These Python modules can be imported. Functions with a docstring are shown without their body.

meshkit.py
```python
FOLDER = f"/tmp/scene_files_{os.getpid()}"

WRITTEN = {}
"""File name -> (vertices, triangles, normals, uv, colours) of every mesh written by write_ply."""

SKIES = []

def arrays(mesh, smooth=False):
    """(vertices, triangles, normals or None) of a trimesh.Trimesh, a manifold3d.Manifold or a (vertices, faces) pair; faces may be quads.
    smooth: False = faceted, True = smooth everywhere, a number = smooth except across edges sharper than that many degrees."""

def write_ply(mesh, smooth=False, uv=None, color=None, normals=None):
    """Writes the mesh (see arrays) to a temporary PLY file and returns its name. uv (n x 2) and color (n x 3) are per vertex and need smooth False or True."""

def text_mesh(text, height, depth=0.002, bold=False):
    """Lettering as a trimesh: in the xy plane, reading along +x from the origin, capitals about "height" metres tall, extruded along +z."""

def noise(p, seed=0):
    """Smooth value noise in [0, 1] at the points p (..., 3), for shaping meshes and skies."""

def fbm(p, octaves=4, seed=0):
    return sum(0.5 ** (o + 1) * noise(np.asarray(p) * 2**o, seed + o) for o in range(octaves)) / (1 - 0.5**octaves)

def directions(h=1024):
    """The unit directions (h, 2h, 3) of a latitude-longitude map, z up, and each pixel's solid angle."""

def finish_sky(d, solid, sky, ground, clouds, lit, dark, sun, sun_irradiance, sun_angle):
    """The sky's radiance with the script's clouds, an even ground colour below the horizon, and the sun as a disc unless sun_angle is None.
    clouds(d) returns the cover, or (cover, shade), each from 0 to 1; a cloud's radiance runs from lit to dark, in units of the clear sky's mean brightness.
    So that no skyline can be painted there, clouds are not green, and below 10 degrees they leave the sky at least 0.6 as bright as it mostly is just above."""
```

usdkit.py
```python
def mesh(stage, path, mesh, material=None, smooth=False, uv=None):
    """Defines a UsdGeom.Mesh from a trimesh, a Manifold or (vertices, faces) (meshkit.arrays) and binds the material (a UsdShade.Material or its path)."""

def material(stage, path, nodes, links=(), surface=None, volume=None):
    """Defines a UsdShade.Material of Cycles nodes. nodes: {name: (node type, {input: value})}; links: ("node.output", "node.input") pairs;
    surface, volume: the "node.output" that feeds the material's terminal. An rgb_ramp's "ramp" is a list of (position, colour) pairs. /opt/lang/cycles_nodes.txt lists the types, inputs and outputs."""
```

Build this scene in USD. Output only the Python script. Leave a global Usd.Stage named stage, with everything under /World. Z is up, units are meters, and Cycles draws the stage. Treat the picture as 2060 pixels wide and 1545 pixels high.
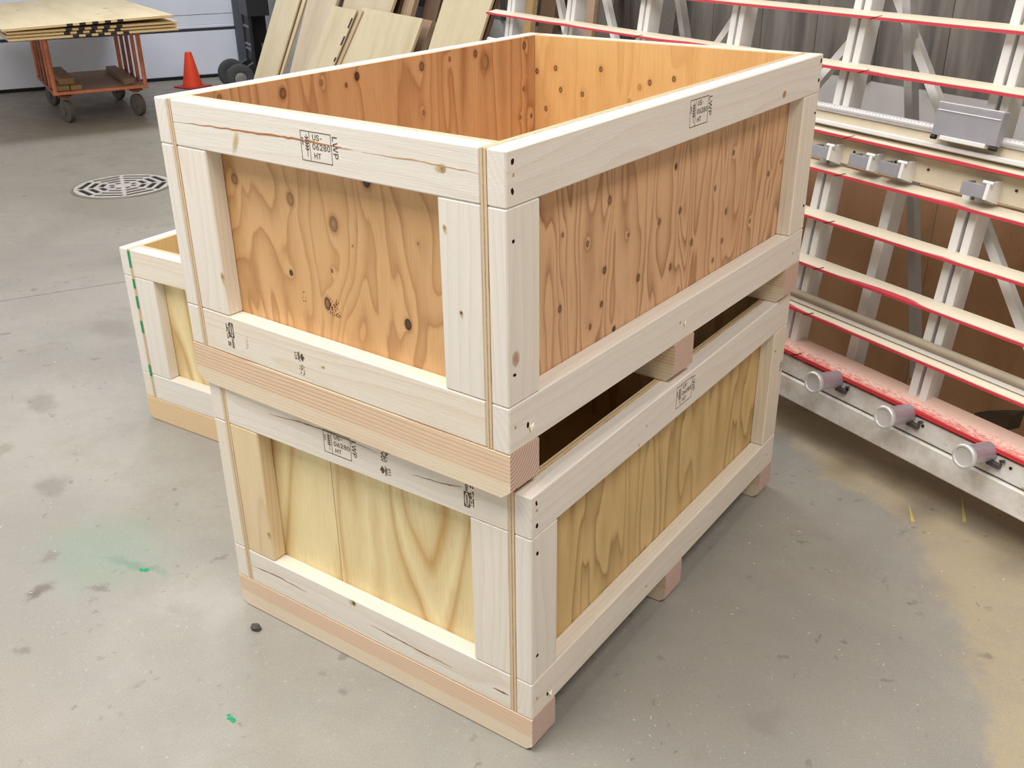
import math, random
import numpy as np, trimesh, usdkit, meshkit, manifold3d
from pxr import Gf, Sdf, Usd, UsdGeom, UsdLux, UsdShade
from shapely.geometry import Polygon, Point, box as sbox
from shapely import affinity, union_all

stage = Usd.Stage.CreateInMemory()
UsdGeom.SetStageUpAxis(stage, UsdGeom.Tokens.z)
UsdGeom.SetStageMetersPerUnit(stage, 1.0)
UsdGeom.Xform.Define(stage, '/World').AddRotateZOp().Set(24.2043)
stage.SetDefaultPrim(stage.GetPrimAtPath('/World'))
rng = random.Random(7)
V = lambda *a: np.array(a, float)

# ------------------------------------------------------------------ camera, light, exposure
def look_rows(yaw, pitch, roll):
    f = V(math.sin(yaw) * math.cos(pitch), math.cos(yaw) * math.cos(pitch), -math.sin(pitch))
    r = V(math.cos(yaw), -math.sin(yaw), 0)
    u = np.cross(r, f)
    return math.cos(roll) * r + math.sin(roll) * u, -math.sin(roll) * r + math.cos(roll) * u, f

def matrix(x, y, z, o):
    return Gf.Matrix4d(*[float(c) for row in ((*x, 0), (*y, 0), (*z, 0), (*o, 1)) for c in row])

CAM = V(0.8378, -1.2299, 1.5429)
cam = UsdGeom.Camera.Define(stage, '/World/camera')
r_, u_, f_ = look_rows(-0.6189, 0.4482, -0.0133)
cam.AddTransformOp().Set(matrix(r_, u_, -f_, CAM))
cam.CreateHorizontalApertureAttr(36.0)
cam.CreateVerticalApertureAttr(36.0 * 1545 / 2060)
cam.CreateFocalLengthAttr(36.0 * 2001.65 / 2060)
cam.CreateClippingRangeAttr(Gf.Vec2f(0.05, 100))
cam.CreateExposureAttr(-0.10)

def ceiling_lamp(name, loc, w, l, power, color, rz=0):
    q = UsdLux.RectLight.Define(stage, '/World/' + name)
    q.AddTranslateOp().Set(Gf.Vec3d(*loc)); q.AddRotateZOp().Set(rz)
    q.CreateWidthAttr(w); q.CreateHeightAttr(l); q.CreateIntensityAttr(power); q.CreateColorAttr(Gf.Vec3f(*color))

WARM, COOL = (1.0, 0.975, 0.94), (0.86, 0.92, 1.0)
ceiling_lamp('lamp_panel', (-1.0, -1.6, 4.3), 2.4, 2.4, 11.6, WARM)
ceiling_lamp('lamp_panel_001', (2.1, -0.5, 4.3), 1.2, 2.4, 13.0, (1.0, 0.95, 0.885))
ceiling_lamp('lamp_panel_002', (-4.6, 0.4, 4.3), 1.2, 2.4, 7.5, WARM)
ceiling_lamp('lamp_panel_003', (-5.2, 4.0, 4.3), 1.2, 2.4, 19.0, COOL)
ceiling_lamp('lamp_panel_004', (-1.5, 1.4, 4.3), 1.2, 2.4, 5.0, WARM)
# added fill light, dressed as a doorway on the wall behind the camera (added_door_2)
fill_lamp = UsdLux.RectLight.Define(stage, '/World/doorway_fill_light')
_h, _n = V(0.9121, -0.41, 0) / math.hypot(.9121, .41), V(0.41, 0.9121, 0) / math.hypot(.9121, .41)
FILL_POS = V(0.3108, 1.4117, 0) - 4.0 * _h - 8.42 * _n + V(0, 0, 1.65)
fill_lamp.AddTransformOp().Set(matrix(-_h, (0, 0, 1), -_n, FILL_POS))
fill_lamp.CreateWidthAttr(5.0); fill_lamp.CreateHeightAttr(3.1); fill_lamp.CreateIntensityAttr(2.6); fill_lamp.CreateColorAttr(Gf.Vec3f(.93, .96, 1.0))

# ------------------------------------------------------------------ materials
def lin(r, g, b):
    return tuple((c / 255 / 12.92 if c <= 10 else ((c / 255 + 0.055) / 1.055) ** 2.4) for c in (r, g, b))

class G:
    """A small builder of node graphs."""
    def __init__(self):
        self.n, self.l, self.k = {}, [], 0
    def add(self, kind, ins=None, **links):
        self.k += 1
        name = f'n{self.k}'
        vals = dict(ins or {})
        for a, b in links.items():
            if isinstance(b, str):
                self.l.append((b, f'{name}.{a}'))
            else:
                vals[a] = b
        self.n[name] = (kind, vals)
        return name
    def math(self, op, a, b=None, c=None):
        kw = {'value1': a}
        if b is not None: kw['value2'] = b
        if c is not None: kw['value3'] = c
        return self.add('math', {'math_type': op}, **kw) + '.value'
    def mix(self, fac, a, b, kind='mix'):
        return self.add('mix', {'mix_type': kind}, fac=fac, color1=a, color2=b) + '.color'
    def ramp(self, fac, stops):
        return self.add('rgb_ramp', {'ramp': stops}, fac=fac) + '.color'
    def smooth(self, v, lo, hi, to0=0.0, to1=1.0):
        return self.add('map_range', {'range_type': 'smoothstep', 'from_min': lo, 'from_max': hi, 'to_min': to0, 'to_max': to1, 'clamp': True}, value=v) + '.result'
    def obj(self):
        return self.add('texture_coordinate') + '.object'
    def map(self, v, scale=(1, 1, 1), loc=(0, 0, 0), rot=(0, 0, 0)):
        return self.add('mapping', {'mapping_type': 'point', 'scale': scale, 'location': loc, 'rotation': rot}, vector=v) + '.vector'
    def noise(self, v, scale=1.0, detail=2.0, rough=0.5, dist=0.0):
        return self.add('noise_texture', {'dimensions': '3D', 'type': 'fBM', 'scale': scale, 'detail': detail, 'roughness': rough, 'distortion': dist}, vector=v)
    def vmath(self, op, a, b=None, c=None, out='vector'):
        kw = {'vector1': a}
        if b is not None: kw['vector2'] = b
        if c is not None: kw['vector3'] = c
        return self.add('vector_math', {'math_type': op}, **kw) + '.' + out
    def blob(self, p, c, r):
        """Elliptic distance (1 at the rim) of p from c."""
        r = [1.0 / max(x, 1e-6) if x else 0.0 for x in r]
        return self.vmath('length', self.vmath('multiply_add', p, tuple(r), tuple(-a * b for a, b in zip(c, r))), out='value')
    def done(self, name, color, rough=0.55, spec=0.35, metal=0.0, bump=None, bump_d=0.0005, **extra):
        ins = {'roughness': rough, 'specular_ior_level': spec, 'metallic': metal, **extra}
        kw = {}
        for k in ('roughness',):
            if isinstance(rough, str): ins.pop('roughness'); kw['roughness'] = rough
        if bump:
            kw['normal'] = self.add('bump', {'distance': bump_d, 'strength': 1.0}, height=bump) + '.normal'
        p = self.add('principled_bsdf', ins, base_color=color, **kw)
        return usdkit.material(stage, '/World/Looks/' + name, self.n, self.l, surface=p + '.BSDF')

def plain(name, rgb, rough=0.5, spec=0.4, metal=0.0, var=0.08, scale=12, **extra):
    g = G(); c = lin(*rgb)
    n = g.noise(g.obj(), scale, 4, 0.6)
    col = g.mix(g.smooth(n + '.fac', 0.3, 0.7), tuple(x * (1 - var) for x in c), tuple(min(1, x * (1 + var)) for x in c))
    return g.done(name, col, rough, spec, metal, **extra)

def lumber(name, light, dark, ring=46.0, amt=0.45, centre=(0.0, 0.09, -0.11), wobble=0.035, streak=0.10, sap=None, end=None):
    """Sawn softwood, grain along x; growth rings run round an axis beside the board, so that faces and ends agree."""
    g = G(); p = g.obj()
    s = g.map(p, (0.16, 1, 1))
    n = g.noise(s, 7.0, 2.0, 0.5)
    off = g.vmath('scale', g.vmath('subtract', n + '.color', (0.5, 0.5, 0.5)), None)
    g.n[off.split('.')[0]][1]['scale'] = wobble * 2
    q = g.vmath('add', g.map(s, (1, 1, 1), tuple(-c for c in centre)), off)
    w = g.add('wave_texture', {'wave_type': 'rings', 'rings_direction': 'x', 'profile': 'saw', 'scale': ring, 'distortion': 0.0}, vector=q)
    rings = g.ramp(w + '.fac', [(0, (0, 0, 0)), (0.35, (.06, .06, .06)), (0.75, (.45, .45, .45)), (0.93, (1, 1, 1)), (1, (.1, .1, .1))])
    tone = g.noise(g.map(p, (0.8, 9, 9)), 1.0, 2.0)
    a = g.math('multiply', g.add('rgb_to_bw', color=rings) + '.val', g.smooth(tone + '.fac', 0.25, 0.75, amt * 0.5, amt))
    col = g.mix(a, lin(*light), lin(*dark))
    if sap:
        rad = g.vmath('length', g.vmath('multiply', q, (0, 1, 1)), out='value')
        m_ = g.smooth(rad, sap[0] - .004, sap[0] + .004)
        col = g.mix(m_, col, g.mix(g.math('multiply', a, .45), lin(*sap[1]), lin(*dark)))
    if end:
        nx = g.add('separate_xyz', vector=g.add('texture_coordinate') + '.normal') + '.x'
        e_ = g.smooth(g.math('absolute', nx), .6, .8)
        col = g.mix(e_, col, g.mix(g.add('rgb_to_bw', color=rings) + '.val', lin(*end[0]), lin(*end[1])))
    fine = g.noise(g.map(p, (9, 420, 420)), 1.0, 3.0, 0.6)
    col = g.mix(1.0, col, g.ramp(fine + '.fac', [(0.25, (1 - streak,) * 3), (0.6, (1.0,) * 3), (0.85, (1.0, .985, .96))]), 'multiply')
    blot = g.noise(g.map(p, (2.2, 12, 12), (4.1, 2.3, .7)), 1.0, 3.0)
    col = g.mix(g.smooth(blot + '.fac', 0.5, 0.8, 0, 0.28), col, lin(*[0.5 * (x + y) for x, y in zip(light, dark)]))
    return g.done(name, col, 0.55, 0.3, bump=fine + '.fac', bump_d=0.0004)

def plywood(name, light, dark, K=7.0, sc=(3.0, 11.0), amt=0.8, blobs=(), edge=(214, 194, 162), edge2=(168, 140, 106), warm=None, blotch=0.25, thick=0.0127, seed=0.0, soft=False):
    """Rotary-cut veneer, grain along x: contour lines of a stretched noise field; knots are (x, y, rx, ry, darkness)."""
    g = G(); p = g.obj()
    base = g.map(p, (sc[0], sc[1], 0.02), (seed, seed * 1.7, 0.3))
    n = g.noise(base, 1.0, 1.6, 0.45, 0.25)
    w_ = g.noise(g.map(p, (sc[0] * 4, sc[1] * 3.0, .1), (seed, 2.2, 0)), 1.0, 2.0)
    f = g.math('add', g.math('multiply', n + '.fac', K), g.math('multiply', w_ + '.fac', .35))
    dist = None
    for (x, y, rx, ry, dk) in blobs:
        d = g.blob(p, (x, y, 0), (rx, ry, 0))
        dist = d if dist is None else g.math('minimum', dist, d)
    if dist:
        f = g.math('add', f, g.math('divide', 1.6, g.math('add', dist, 1.2)))
    fr = g.math('fraction', f)
    if soft:
        ring = g.ramp(fr, [(0, (.5, .5, .5)), (0.25, (0, 0, 0)), (0.7, (.35, .35, .35)), (0.9, (1, 1, 1)), (1, (.5, .5, .5))])
    else:
        ring = g.ramp(fr, [(0, (.3, .3, .3)), (0.08, (0, 0, 0)), (0.5, (.15, .15, .15)), (0.8, (.55, .55, .55)), (0.95, (1, 1, 1)), (1, (.3, .3, .3))])
    a = g.math('multiply', g.add('rgb_to_bw', color=ring) + '.val', g.smooth(g.noise(g.map(p, (1.5, 5, .1)), 1.0, 1.0) + '.fac', 0.2, 0.8, amt * 0.45, amt))
    col = g.mix(a, lin(*light), lin(*dark))
    fine = g.noise(g.map(p, (14, 380, 100)), 1.0, 3.0, 0.65)
    col = g.mix(1.0, col, g.ramp(fine + '.fac', [(0.2, (.80, .76, .72)), (0.5, (1, 1, 1)), (0.85, (1.04, 1.03, 1.0))]), 'multiply')
    bl = g.noise(g.map(p, (1.5, 6, 1), (3.3, 1.2, 0)), 1.6, 3.0)
    col = g.mix(g.smooth(bl + '.fac', 0.42, 0.72, 0, blotch), col, lin(*(warm or dark)))
    if dist:
        col = g.mix(g.smooth(dist, 1.0, 1.9, 0.45, 0), col, lin(*dark))
        kn = None
        for (x, y, rx, ry, dk) in blobs:
            d = g.blob(p, (x, y, 0), (rx, ry, 0))
            m = g.math('multiply', g.smooth(d, 0.92, 1.12, dk, 0), g.smooth(d, .35, .85, .55 if dk < .9 else .9, 1.0))
            kn = m if kn is None else g.math('maximum', kn, m)
        col = g.mix(kn, col, lin(52, 28, 20))
    # the layered edge shows wherever the face is not the veneer face
    nz = g.add('separate_xyz', vector=g.add('texture_coordinate') + '.normal')
    zz = g.add('separate_xyz', vector=p)
    lay = g.math('sine', g.math('multiply', zz + '.z', 2 * math.pi * 1.5 / thick))
    en = g.noise(g.map(p, (120, 120, 300)), 1.0, 2.0)
    ecol = g.mix(g.smooth(g.math('add', lay, g.math('subtract', en + '.fac', 0.5)), 0.35, 0.95), lin(*edge), lin(*edge2))
    col = g.mix(g.smooth(g.math('absolute', nz + '.z'), 0.5, 0.7), ecol, col)
    return g.done(name, col, 0.5, 0.35, bump=fine + '.fac', bump_d=0.0003)

M = {}
M['cleat'] = [lumber('pale_lumber', (237, 230, 219), (216, 200, 176), 30, 0.5, streak=.06),
              lumber('pale_lumber_b', (236, 230, 222), (218, 206, 189), 24, 0.45, (0, -.06, -.2), streak=.06),
              lumber('pale_lumber_c', (237, 228, 213), (216, 195, 164), 34, 0.5, (0, .02, -.06), streak=.06)]
M['skid'] = lumber('fir_lumber', (234, 208, 180), (196, 146, 116), 42, 0.6, (0, -0.01, 0.125), 0.010, 0.10, (.084, (238, 222, 197)), ((226, 202, 190), (150, 104, 88)))
M['skid_b'] = lumber('fir_lumber_b', (234, 210, 180), (190, 138, 102), 42, 0.85, (0, -0.02, 0.13), 0.012, 0.10, (.092, (238, 222, 196)), ((226, 200, 188), (148, 100, 84)))
M['skid_c'] = lumber('tan_lumber', (234, 206, 166), (210, 168, 124), 30, 0.5, (0, -.03, .2), 0.02, 0.08)
M['cleat_tan'] = lumber('tan_cleat', (232, 211, 174), (208, 172, 120), 26, 0.6, (0, .03, -.14), 0.03, 0.08)
INK = plain('stamp_ink', (92, 82, 72), 0.8, 0.1)
FADED = plain('faded_ink', (128, 114, 98), 0.8, 0.1)
HOLE = plain('nail_hole_dark', (48, 34, 26), 0.9, 0.05)
PITCH = plain('pitch_streak', (172, 122, 78), 0.7, 0.2)
CHECK = plain('dark_check', (138, 112, 84), 0.9, 0.1)
CHECK2 = plain('pale_check', (190, 160, 120), 0.9, 0.1)
GREEN = plain('green_paint', (28, 150, 104), 0.6, 0.3)
def soft(name, core, rim, k=1.0, inner=0.35):
    g = G(); d = g.vmath('length', g.vmath('multiply', g.obj(), (1, 1, 0)), out='value')
    n = g.noise(g.map(g.obj(), (2.5, 2.5, 0), (3, 1, 0)), 1.0, 3, .6)
    d = g.math('add', d, g.math('multiply', g.math('subtract', n + '.fac', .5), .45))
    col = g.mix(g.smooth(d, inner * .8, inner * 1.4), lin(*core), lin(*rim))
    p = g.add('principled_bsdf', {'roughness': .6, 'specular_ior_level': .3}, base_color=col)
    t = g.add('transparent_bsdf', {})
    m = g.add('mix_closure', fac=g.smooth(d, inner, .95, k, 0.0), closure1=t + '.BSDF', closure2=p + '.BSDF')
    return usdkit.material(stage, '/World/Looks/' + name, g.n, g.l, surface=m + '.closure')
S_PALE = soft('soft_knot_pale', (170, 138, 100), (206, 180, 134), .8)
S_DARK = soft('soft_knot_dark', (78, 52, 36), (170, 132, 88), .9)
S_SAP = soft('soft_sap', (224, 198, 140), (226, 204, 152), .6, .12)
S_PINK = soft('soft_pink', (196, 162, 146), (214, 190, 168), .8, .4)
KNOTC = plain('lumber_knot', (150, 118, 80), 0.7, 0.2)
KNOTD = plain('lumber_knot_dark', (92, 64, 42), 0.7, 0.2)
HALO = plain('lumber_knot_halo', (208, 184, 138), 0.7, 0.2)
BARE = plain('fresh_splinter', (246, 236, 214), 0.7, 0.2)

# ------------------------------------------------------------------ scene helpers
taken = {}
def numbered(parent, name):
    k = (parent, name); i = taken.get(k, 0); taken[k] = i + 1
    return f'{parent}/{name}' + (f'_{i:03d}' if i else '')

def tag(prim, label=None, cat=None, group=None, kind=None):
    for k, v in (('label', label), ('category', cat), ('group', group), ('kind', kind)):
        if v: prim.SetCustomDataByKey(k, v)
    return prim

class Node:
    def __init__(self, path, prim, off=V(0, 0, 0)):
        self.path, self.prim, self.off = path, prim, off

WORLD = Node('/World', stage.GetPrimAtPath('/World'))

def thing(name, label, cat, x=(1, 0, 0), y=(0, 1, 0), z=(0, 0, 1), o=(0, 0, 0), group=None, kind=None):
    path = numbered('/World', name)
    q = UsdGeom.Xform.Define(stage, path); q.AddTransformOp().Set(matrix(x, y, z, o))
    tag(q.GetPrim(), label, cat, group, kind)
    return Node(path, q.GetPrim())

def put(parent, name, mesh, mat, smooth=False, label=None, cat=None, group=None, kind=None):
    """A mesh in its parent's own coordinates."""
    v, f, n = meshkit.arrays(mesh, False)
    path = numbered(parent.path, name)
    q = usdkit.mesh(stage, path, trimesh.Trimesh(v + parent.off, f, process=False), mat, smooth)
    tag(q.GetPrim(), label, cat, group, kind)
    return Node(path, q.GetPrim(), parent.off)

def piece(parent, name, mesh, mat, x, y, z, o, smooth=False, label=None, shift=True, cat=None, group=None, kind=None):
    """A mesh with axes of its own (x along its grain); its points are shifted at random so that no two boards share a figure."""
    off = V(rng.uniform(-40, 40), 0, 0) if shift else V(0, 0, 0)
    v, f, n = meshkit.arrays(mesh, False)
    path = numbered(parent.path, name)
    q = usdkit.mesh(stage, path, trimesh.Trimesh(v + off, f, process=False), mat, smooth)
    x, y, z, o = (np.asarray(a, float) for a in (x, y, z, o))
    o2 = o - (x * off[0] + y * off[1] + z * off[2])
    q.AddTransformOp().Set(matrix(x, y, z, o2 + (parent.off if parent.path != '/World' else 0)))
    tag(q.GetPrim(), label, cat, group, kind)
    return Node(path, q.GetPrim(), off)

def block(x0, x1, y0, y1, z0, z1, c=0.002):
    """A box with chamfered edges."""
    c = min(c, 0.45 * min(x1 - x0, y1 - y0, z1 - z0))
    pts = []
    for X, sx in ((x0, 1), (x1, -1)):
        for Y, sy in ((y0, 1), (y1, -1)):
            for Z, sz in ((z0, 1), (z1, -1)):
                pts += [(X + sx * c, Y + sy * c, Z), (X + sx * c, Y, Z + sz * c), (X, Y + sy * c, Z + sz * c)]
    return trimesh.convex.convex_hull(np.array(pts))

def hull(pts):
    return trimesh.convex.convex_hull(np.array(pts, float))

def cyl(a, b, r, n=20, r2=None):
    a, b = np.asarray(a, float), np.asarray(b, float)
    d = b - a; L = np.linalg.norm(d); d = d / L
    u = np.cross(d, (0, 0, 1.0) if abs(d[2]) < 0.9 else (1.0, 0, 0)); u /= np.linalg.norm(u); w = np.cross(d, u)
    t = np.arange(n) * 2 * np.pi / n
    ring = np.cos(t)[:, None] * u + np.sin(t)[:, None] * w
    r2 = r if r2 is None else r2
    v = np.vstack([a + r * ring, b + r2 * ring, [a], [b]])
    f = []
    for i in range(n):
        j = (i + 1) % n
        f += [(i, j, n + j), (i, n + j, n + i), (2 * n, j, i), (2 * n + 1, n + i, n + j)]
    return trimesh.Trimesh(v, f, process=False)

def tube(pts, r, n=12):
    """A bent round tube through the points."""
    pts = [np.asarray(q, float) for q in pts]
    parts = [cyl(a, b, r, n) for a, b in zip(pts, pts[1:])]
    parts += [trimesh.creation.icosphere(2, r).apply_translation(q) for q in pts[1:-1]]
    return trimesh.util.concatenate(parts)

def lathe(profile, o, axis, n=32):
    """profile: (radius, height) pairs from bottom to top, closed by its ends on the axis."""
    axis = np.asarray(axis, float) / np.linalg.norm(axis)
    u = np.cross(axis, (0, 0, 1.0) if abs(axis[2]) < 0.9 else (1.0, 0, 0)); u /= np.linalg.norm(u); w = np.cross(axis, u)
    t = np.arange(n) * 2 * np.pi / n
    ring = np.cos(t)[:, None] * u + np.sin(t)[:, None] * w
    v = np.vstack([np.asarray(o) + r * ring + h * axis for r, h in profile])
    f = []
    for k in range(len(profile) - 1):
        for i in range(n):
            j = (i + 1) % n
            a, b, c, d = k * n + i, k * n + j, (k + 1) * n + j, (k + 1) * n + i
            f += [(a, b, c), (a, c, d)]
    return trimesh.Trimesh(v, f, process=False)

def cat(*m):
    return trimesh.util.concatenate([x for x in m])

def flat(poly, depth=0.0004):
    """A shapely shape as a very thin solid in the xy plane: flat print, a stain or a knot."""
    gs = [g_ for g_ in getattr(poly, 'geoms', [poly]) if g_.area > 0]
    return trimesh.util.concatenate([trimesh.creation.extrude_polygon(g_, depth, engine='earcut') for g_ in gs])

def at(mesh, x, y, z=0.0, rot=0.0, sx=1.0):
    m = mesh.copy()
    c, s = math.cos(rot), math.sin(rot)
    T = np.eye(4); T[:2, :2] = [[c * sx, -s], [s * sx, c]]; T[:3, 3] = (x, y, z)
    m.apply_transform(T)
    return m

def ellipse(x, y, rx, ry, rot=0, n=20, jit=0.0, r=None):
    t = np.arange(n) * 2 * np.pi / n
    k = np.array([1 + (r or rng).uniform(-jit, jit) for _ in range(n)])
    P = np.stack([rx * np.cos(t) * k, ry * np.sin(t) * k], 1)
    c, s = math.cos(rot), math.sin(rot)
    return Polygon([(x + c * a - s * b, y + s * a + c * b) for a, b in P])

def line(pts, w):
    from shapely.geometry import LineString
    return LineString(pts).buffer(w / 2, cap_style='flat', join_style='mitre')

def wobbly(pts, w, amp=0.0012, seed=1, taper=True):
    """A ragged crack: a polyline widened unevenly."""
    q = random.Random(seed); P = []
    for (a, b) in zip(pts, pts[1:]):
        for k in range(6):
            t = k / 6; P.append((a[0] + (b[0] - a[0]) * t, a[1] + (b[1] - a[1]) * t + q.uniform(-amp, amp)))
    P.append(pts[-1])
    up, dn = [], []
    for i, (x, y) in enumerate(P):
        h = 0.5 * w * q.uniform(0.5, 1.3)
        if taper: h *= max(0.12, min(1.0, 4 * min(i, len(P) - 1 - i) / len(P)))
        up.append((x, y + h)); dn.append((x, y - h))
    return Polygon(up + dn[::-1]).buffer(0)

_txt = {}
def text(s, h, x, y, rot=0.0, bold=False, depth=0.0004, sx=1.0):
    k = (s, h, bold)
    if k not in _txt: _txt[k] = meshkit.text_mesh(s, h, depth, bold)
    return at(_txt[k], x, y, 0, rot, sx)

# ------------------------------------------------------------------ room
SAW_O = V(0.3108, 1.4117, 0.12)
H = V(0.9121, -0.41, 0); H /= np.linalg.norm(H)
PN = V(-H[1], H[0], 0)
LEAN = math.radians(8)
UP = math.sin(LEAN) * PN + math.cos(LEAN) * V(0, 0, 1)
NN = np.cross(H, UP)
WALL = 0.95
GROUND = V(SAW_O[0], SAW_O[1], 0)
def room(s, off, z=0.0):
    return GROUND + H * s + PN * off + V(0, 0, z)

D0 = V(-8.701, 3.881, 0); DD = V(0.4901, 0.8716, 0); DN = V(0.8716, -0.4901, 0)   # garage door base line, its inward normal
# corner of the door wall and the wall behind the saw
A_ = np.array([[H[0], -DD[0]], [H[1], -DD[1]]]); q_ = np.linalg.solve(A_, (D0 - room(0, WALL))[:2])
CORNER = D0 + DD * q_[1]; S_CORNER = q_[0]
P_BR = room(5.0, WALL); P_FR = room(5.0, -8.5); P_FL = D0 - DD * 9.5
CEIL = 4.6

g = G(); p = g.obj()
n1 = g.noise(p, 1.1, 5, 0.6, 0.4); n2 = g.noise(g.map(p, (1, 1, 1), (7, 3, 0)), 6.0, 5, 0.65); n3 = g.noise(p, 70.0, 3, 0.6); n4 = g.noise(g.map(p, (1, 1, 1), (2, 9, 0)), 2.6, 5, 0.7, 0.8)
col = g.mix(g.smooth(n1 + '.fac', 0.35, 0.68), lin(146, 144, 138), lin(163, 160, 153))
col = g.mix(g.smooth(n2 + '.fac', 0.40, 0.66, 0, 0.45), col, lin(151, 145, 136))
col = g.mix(g.smooth(n4 + '.fac', 0.56, 0.72, 0, 0.4), col, lin(136, 129, 120))
col = g.mix(g.smooth(n3 + '.fac', 0.60, 0.75, 0, 0.30), col, lin(198, 192, 182))
wob = g.vmath('scale', g.vmath('subtract', g.noise(p, 9.0, 4, 0.6) + '.color', (0.5, 0.5, 0.5)))
g.n[wob.split('.')[0]][1]['scale'] = 0.16
pw = g.vmath('add', p, wob)
STAINS = [(-1.33, -0.06, .22, .17, (128, 154, 138), .42), (-1.20, -.06, .09, .02, (88, 132, 116), .45), (-1.314, -.255, .035, .04, (110, 102, 96), .8), (-1.30, -.29, .03, .022, (104, 96, 90), .8), (-1.21, -.159, .025, .02, (116, 108, 102), .7),
          (-1.45, -.16, .025, .04, (120, 112, 104), .6), (-1.75, .05, .07, .05, (120, 112, 104), .5), (-2.3, .35, .10, .05, (126, 118, 108), .5), (-2.1, .1, .05, .04, (130, 122, 112), .5), (-2.7, .9, .16, .08, (128, 120, 110), .45),
          (-3.3, 1.5, .3, .12, (130, 122, 112), .4), (-4.3, 2.0, .5, .2, (128, 119, 106), .35), (-1.0, -.6, .3, .2, (160, 152, 143), .4), (-.55, -.45, .05, .03, (130, 122, 114), .4), (.35, .35, .05, .04, (130, 124, 116), .5),
          (.28, .55, .3, .35, (140, 136, 130), .4)]
for (x, y, rx, ry, c, k) in STAINS:
    d = g.blob(pw, (x, y, 0), (rx, ry, 0))
    col = g.mix(g.smooth(d, 0.35, 1.25, k, 0), col, lin(*c))
# sawdust lies along the saw; its near edge was swept along a ragged line
sd_ = None
for c0, nrm in (((.518, 1.086, 0), (.571, .821, 0)), ((.518, 1.086, 0), (.935, .355, 0))):
    d_ = g.vmath('dot_product', g.vmath('subtract', pw, c0), nrm, out='value')
    sd_ = d_ if sd_ is None else g.math('maximum', sd_, d_)
sd_ = g.math('add', sd_, g.math('multiply', g.math('subtract', n4 + '.fac', .5), .3))
col = g.mix(g.smooth(sd_, -.02, .05, 0, .48), col, g.mix(g.smooth(n2 + '.fac', .4, .65), lin(194, 174, 132), lin(180, 165, 136)))
# floor tinted darker brown towards the garage door, painting in the weaker light
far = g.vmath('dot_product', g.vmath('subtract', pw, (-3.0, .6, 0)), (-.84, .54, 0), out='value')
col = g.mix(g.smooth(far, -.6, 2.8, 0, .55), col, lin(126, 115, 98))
speck = g.add('voronoi_texture', {'dimensions': '3D', 'feature': 'f1', 'scale': 5.0, 'randomness': 1.0}, vector=pw)
col = g.mix(g.smooth(speck + '.distance', 0.05, 0.12, 0.5, 0), col, lin(110, 102, 94))
speck2 = g.add('voronoi_texture', {'dimensions': '3D', 'feature': 'f1', 'scale': 17.0, 'randomness': 1.0}, vector=pw)
pick = g.smooth(g.noise(g.map(p, (1, 1, 1), (5, 1, 3)), 4.0, 3, .6) + '.fac', .45, .6)
col = g.mix(g.math('multiply', pick, g.smooth(speck2 + '.distance', 0.08, 0.2, 0.5, 0)), col, lin(104, 98, 90))
grit = g.noise(g.map(p, (1, 1, 1), (1, 8, 2)), 240.0, 2, .6)
col = g.mix(1.0, col, g.ramp(grit + '.fac', [(.25, (.86, .86, .86)), (.5, (1, 1, 1)), (.8, (1.06, 1.06, 1.05))]), 'multiply')
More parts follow.
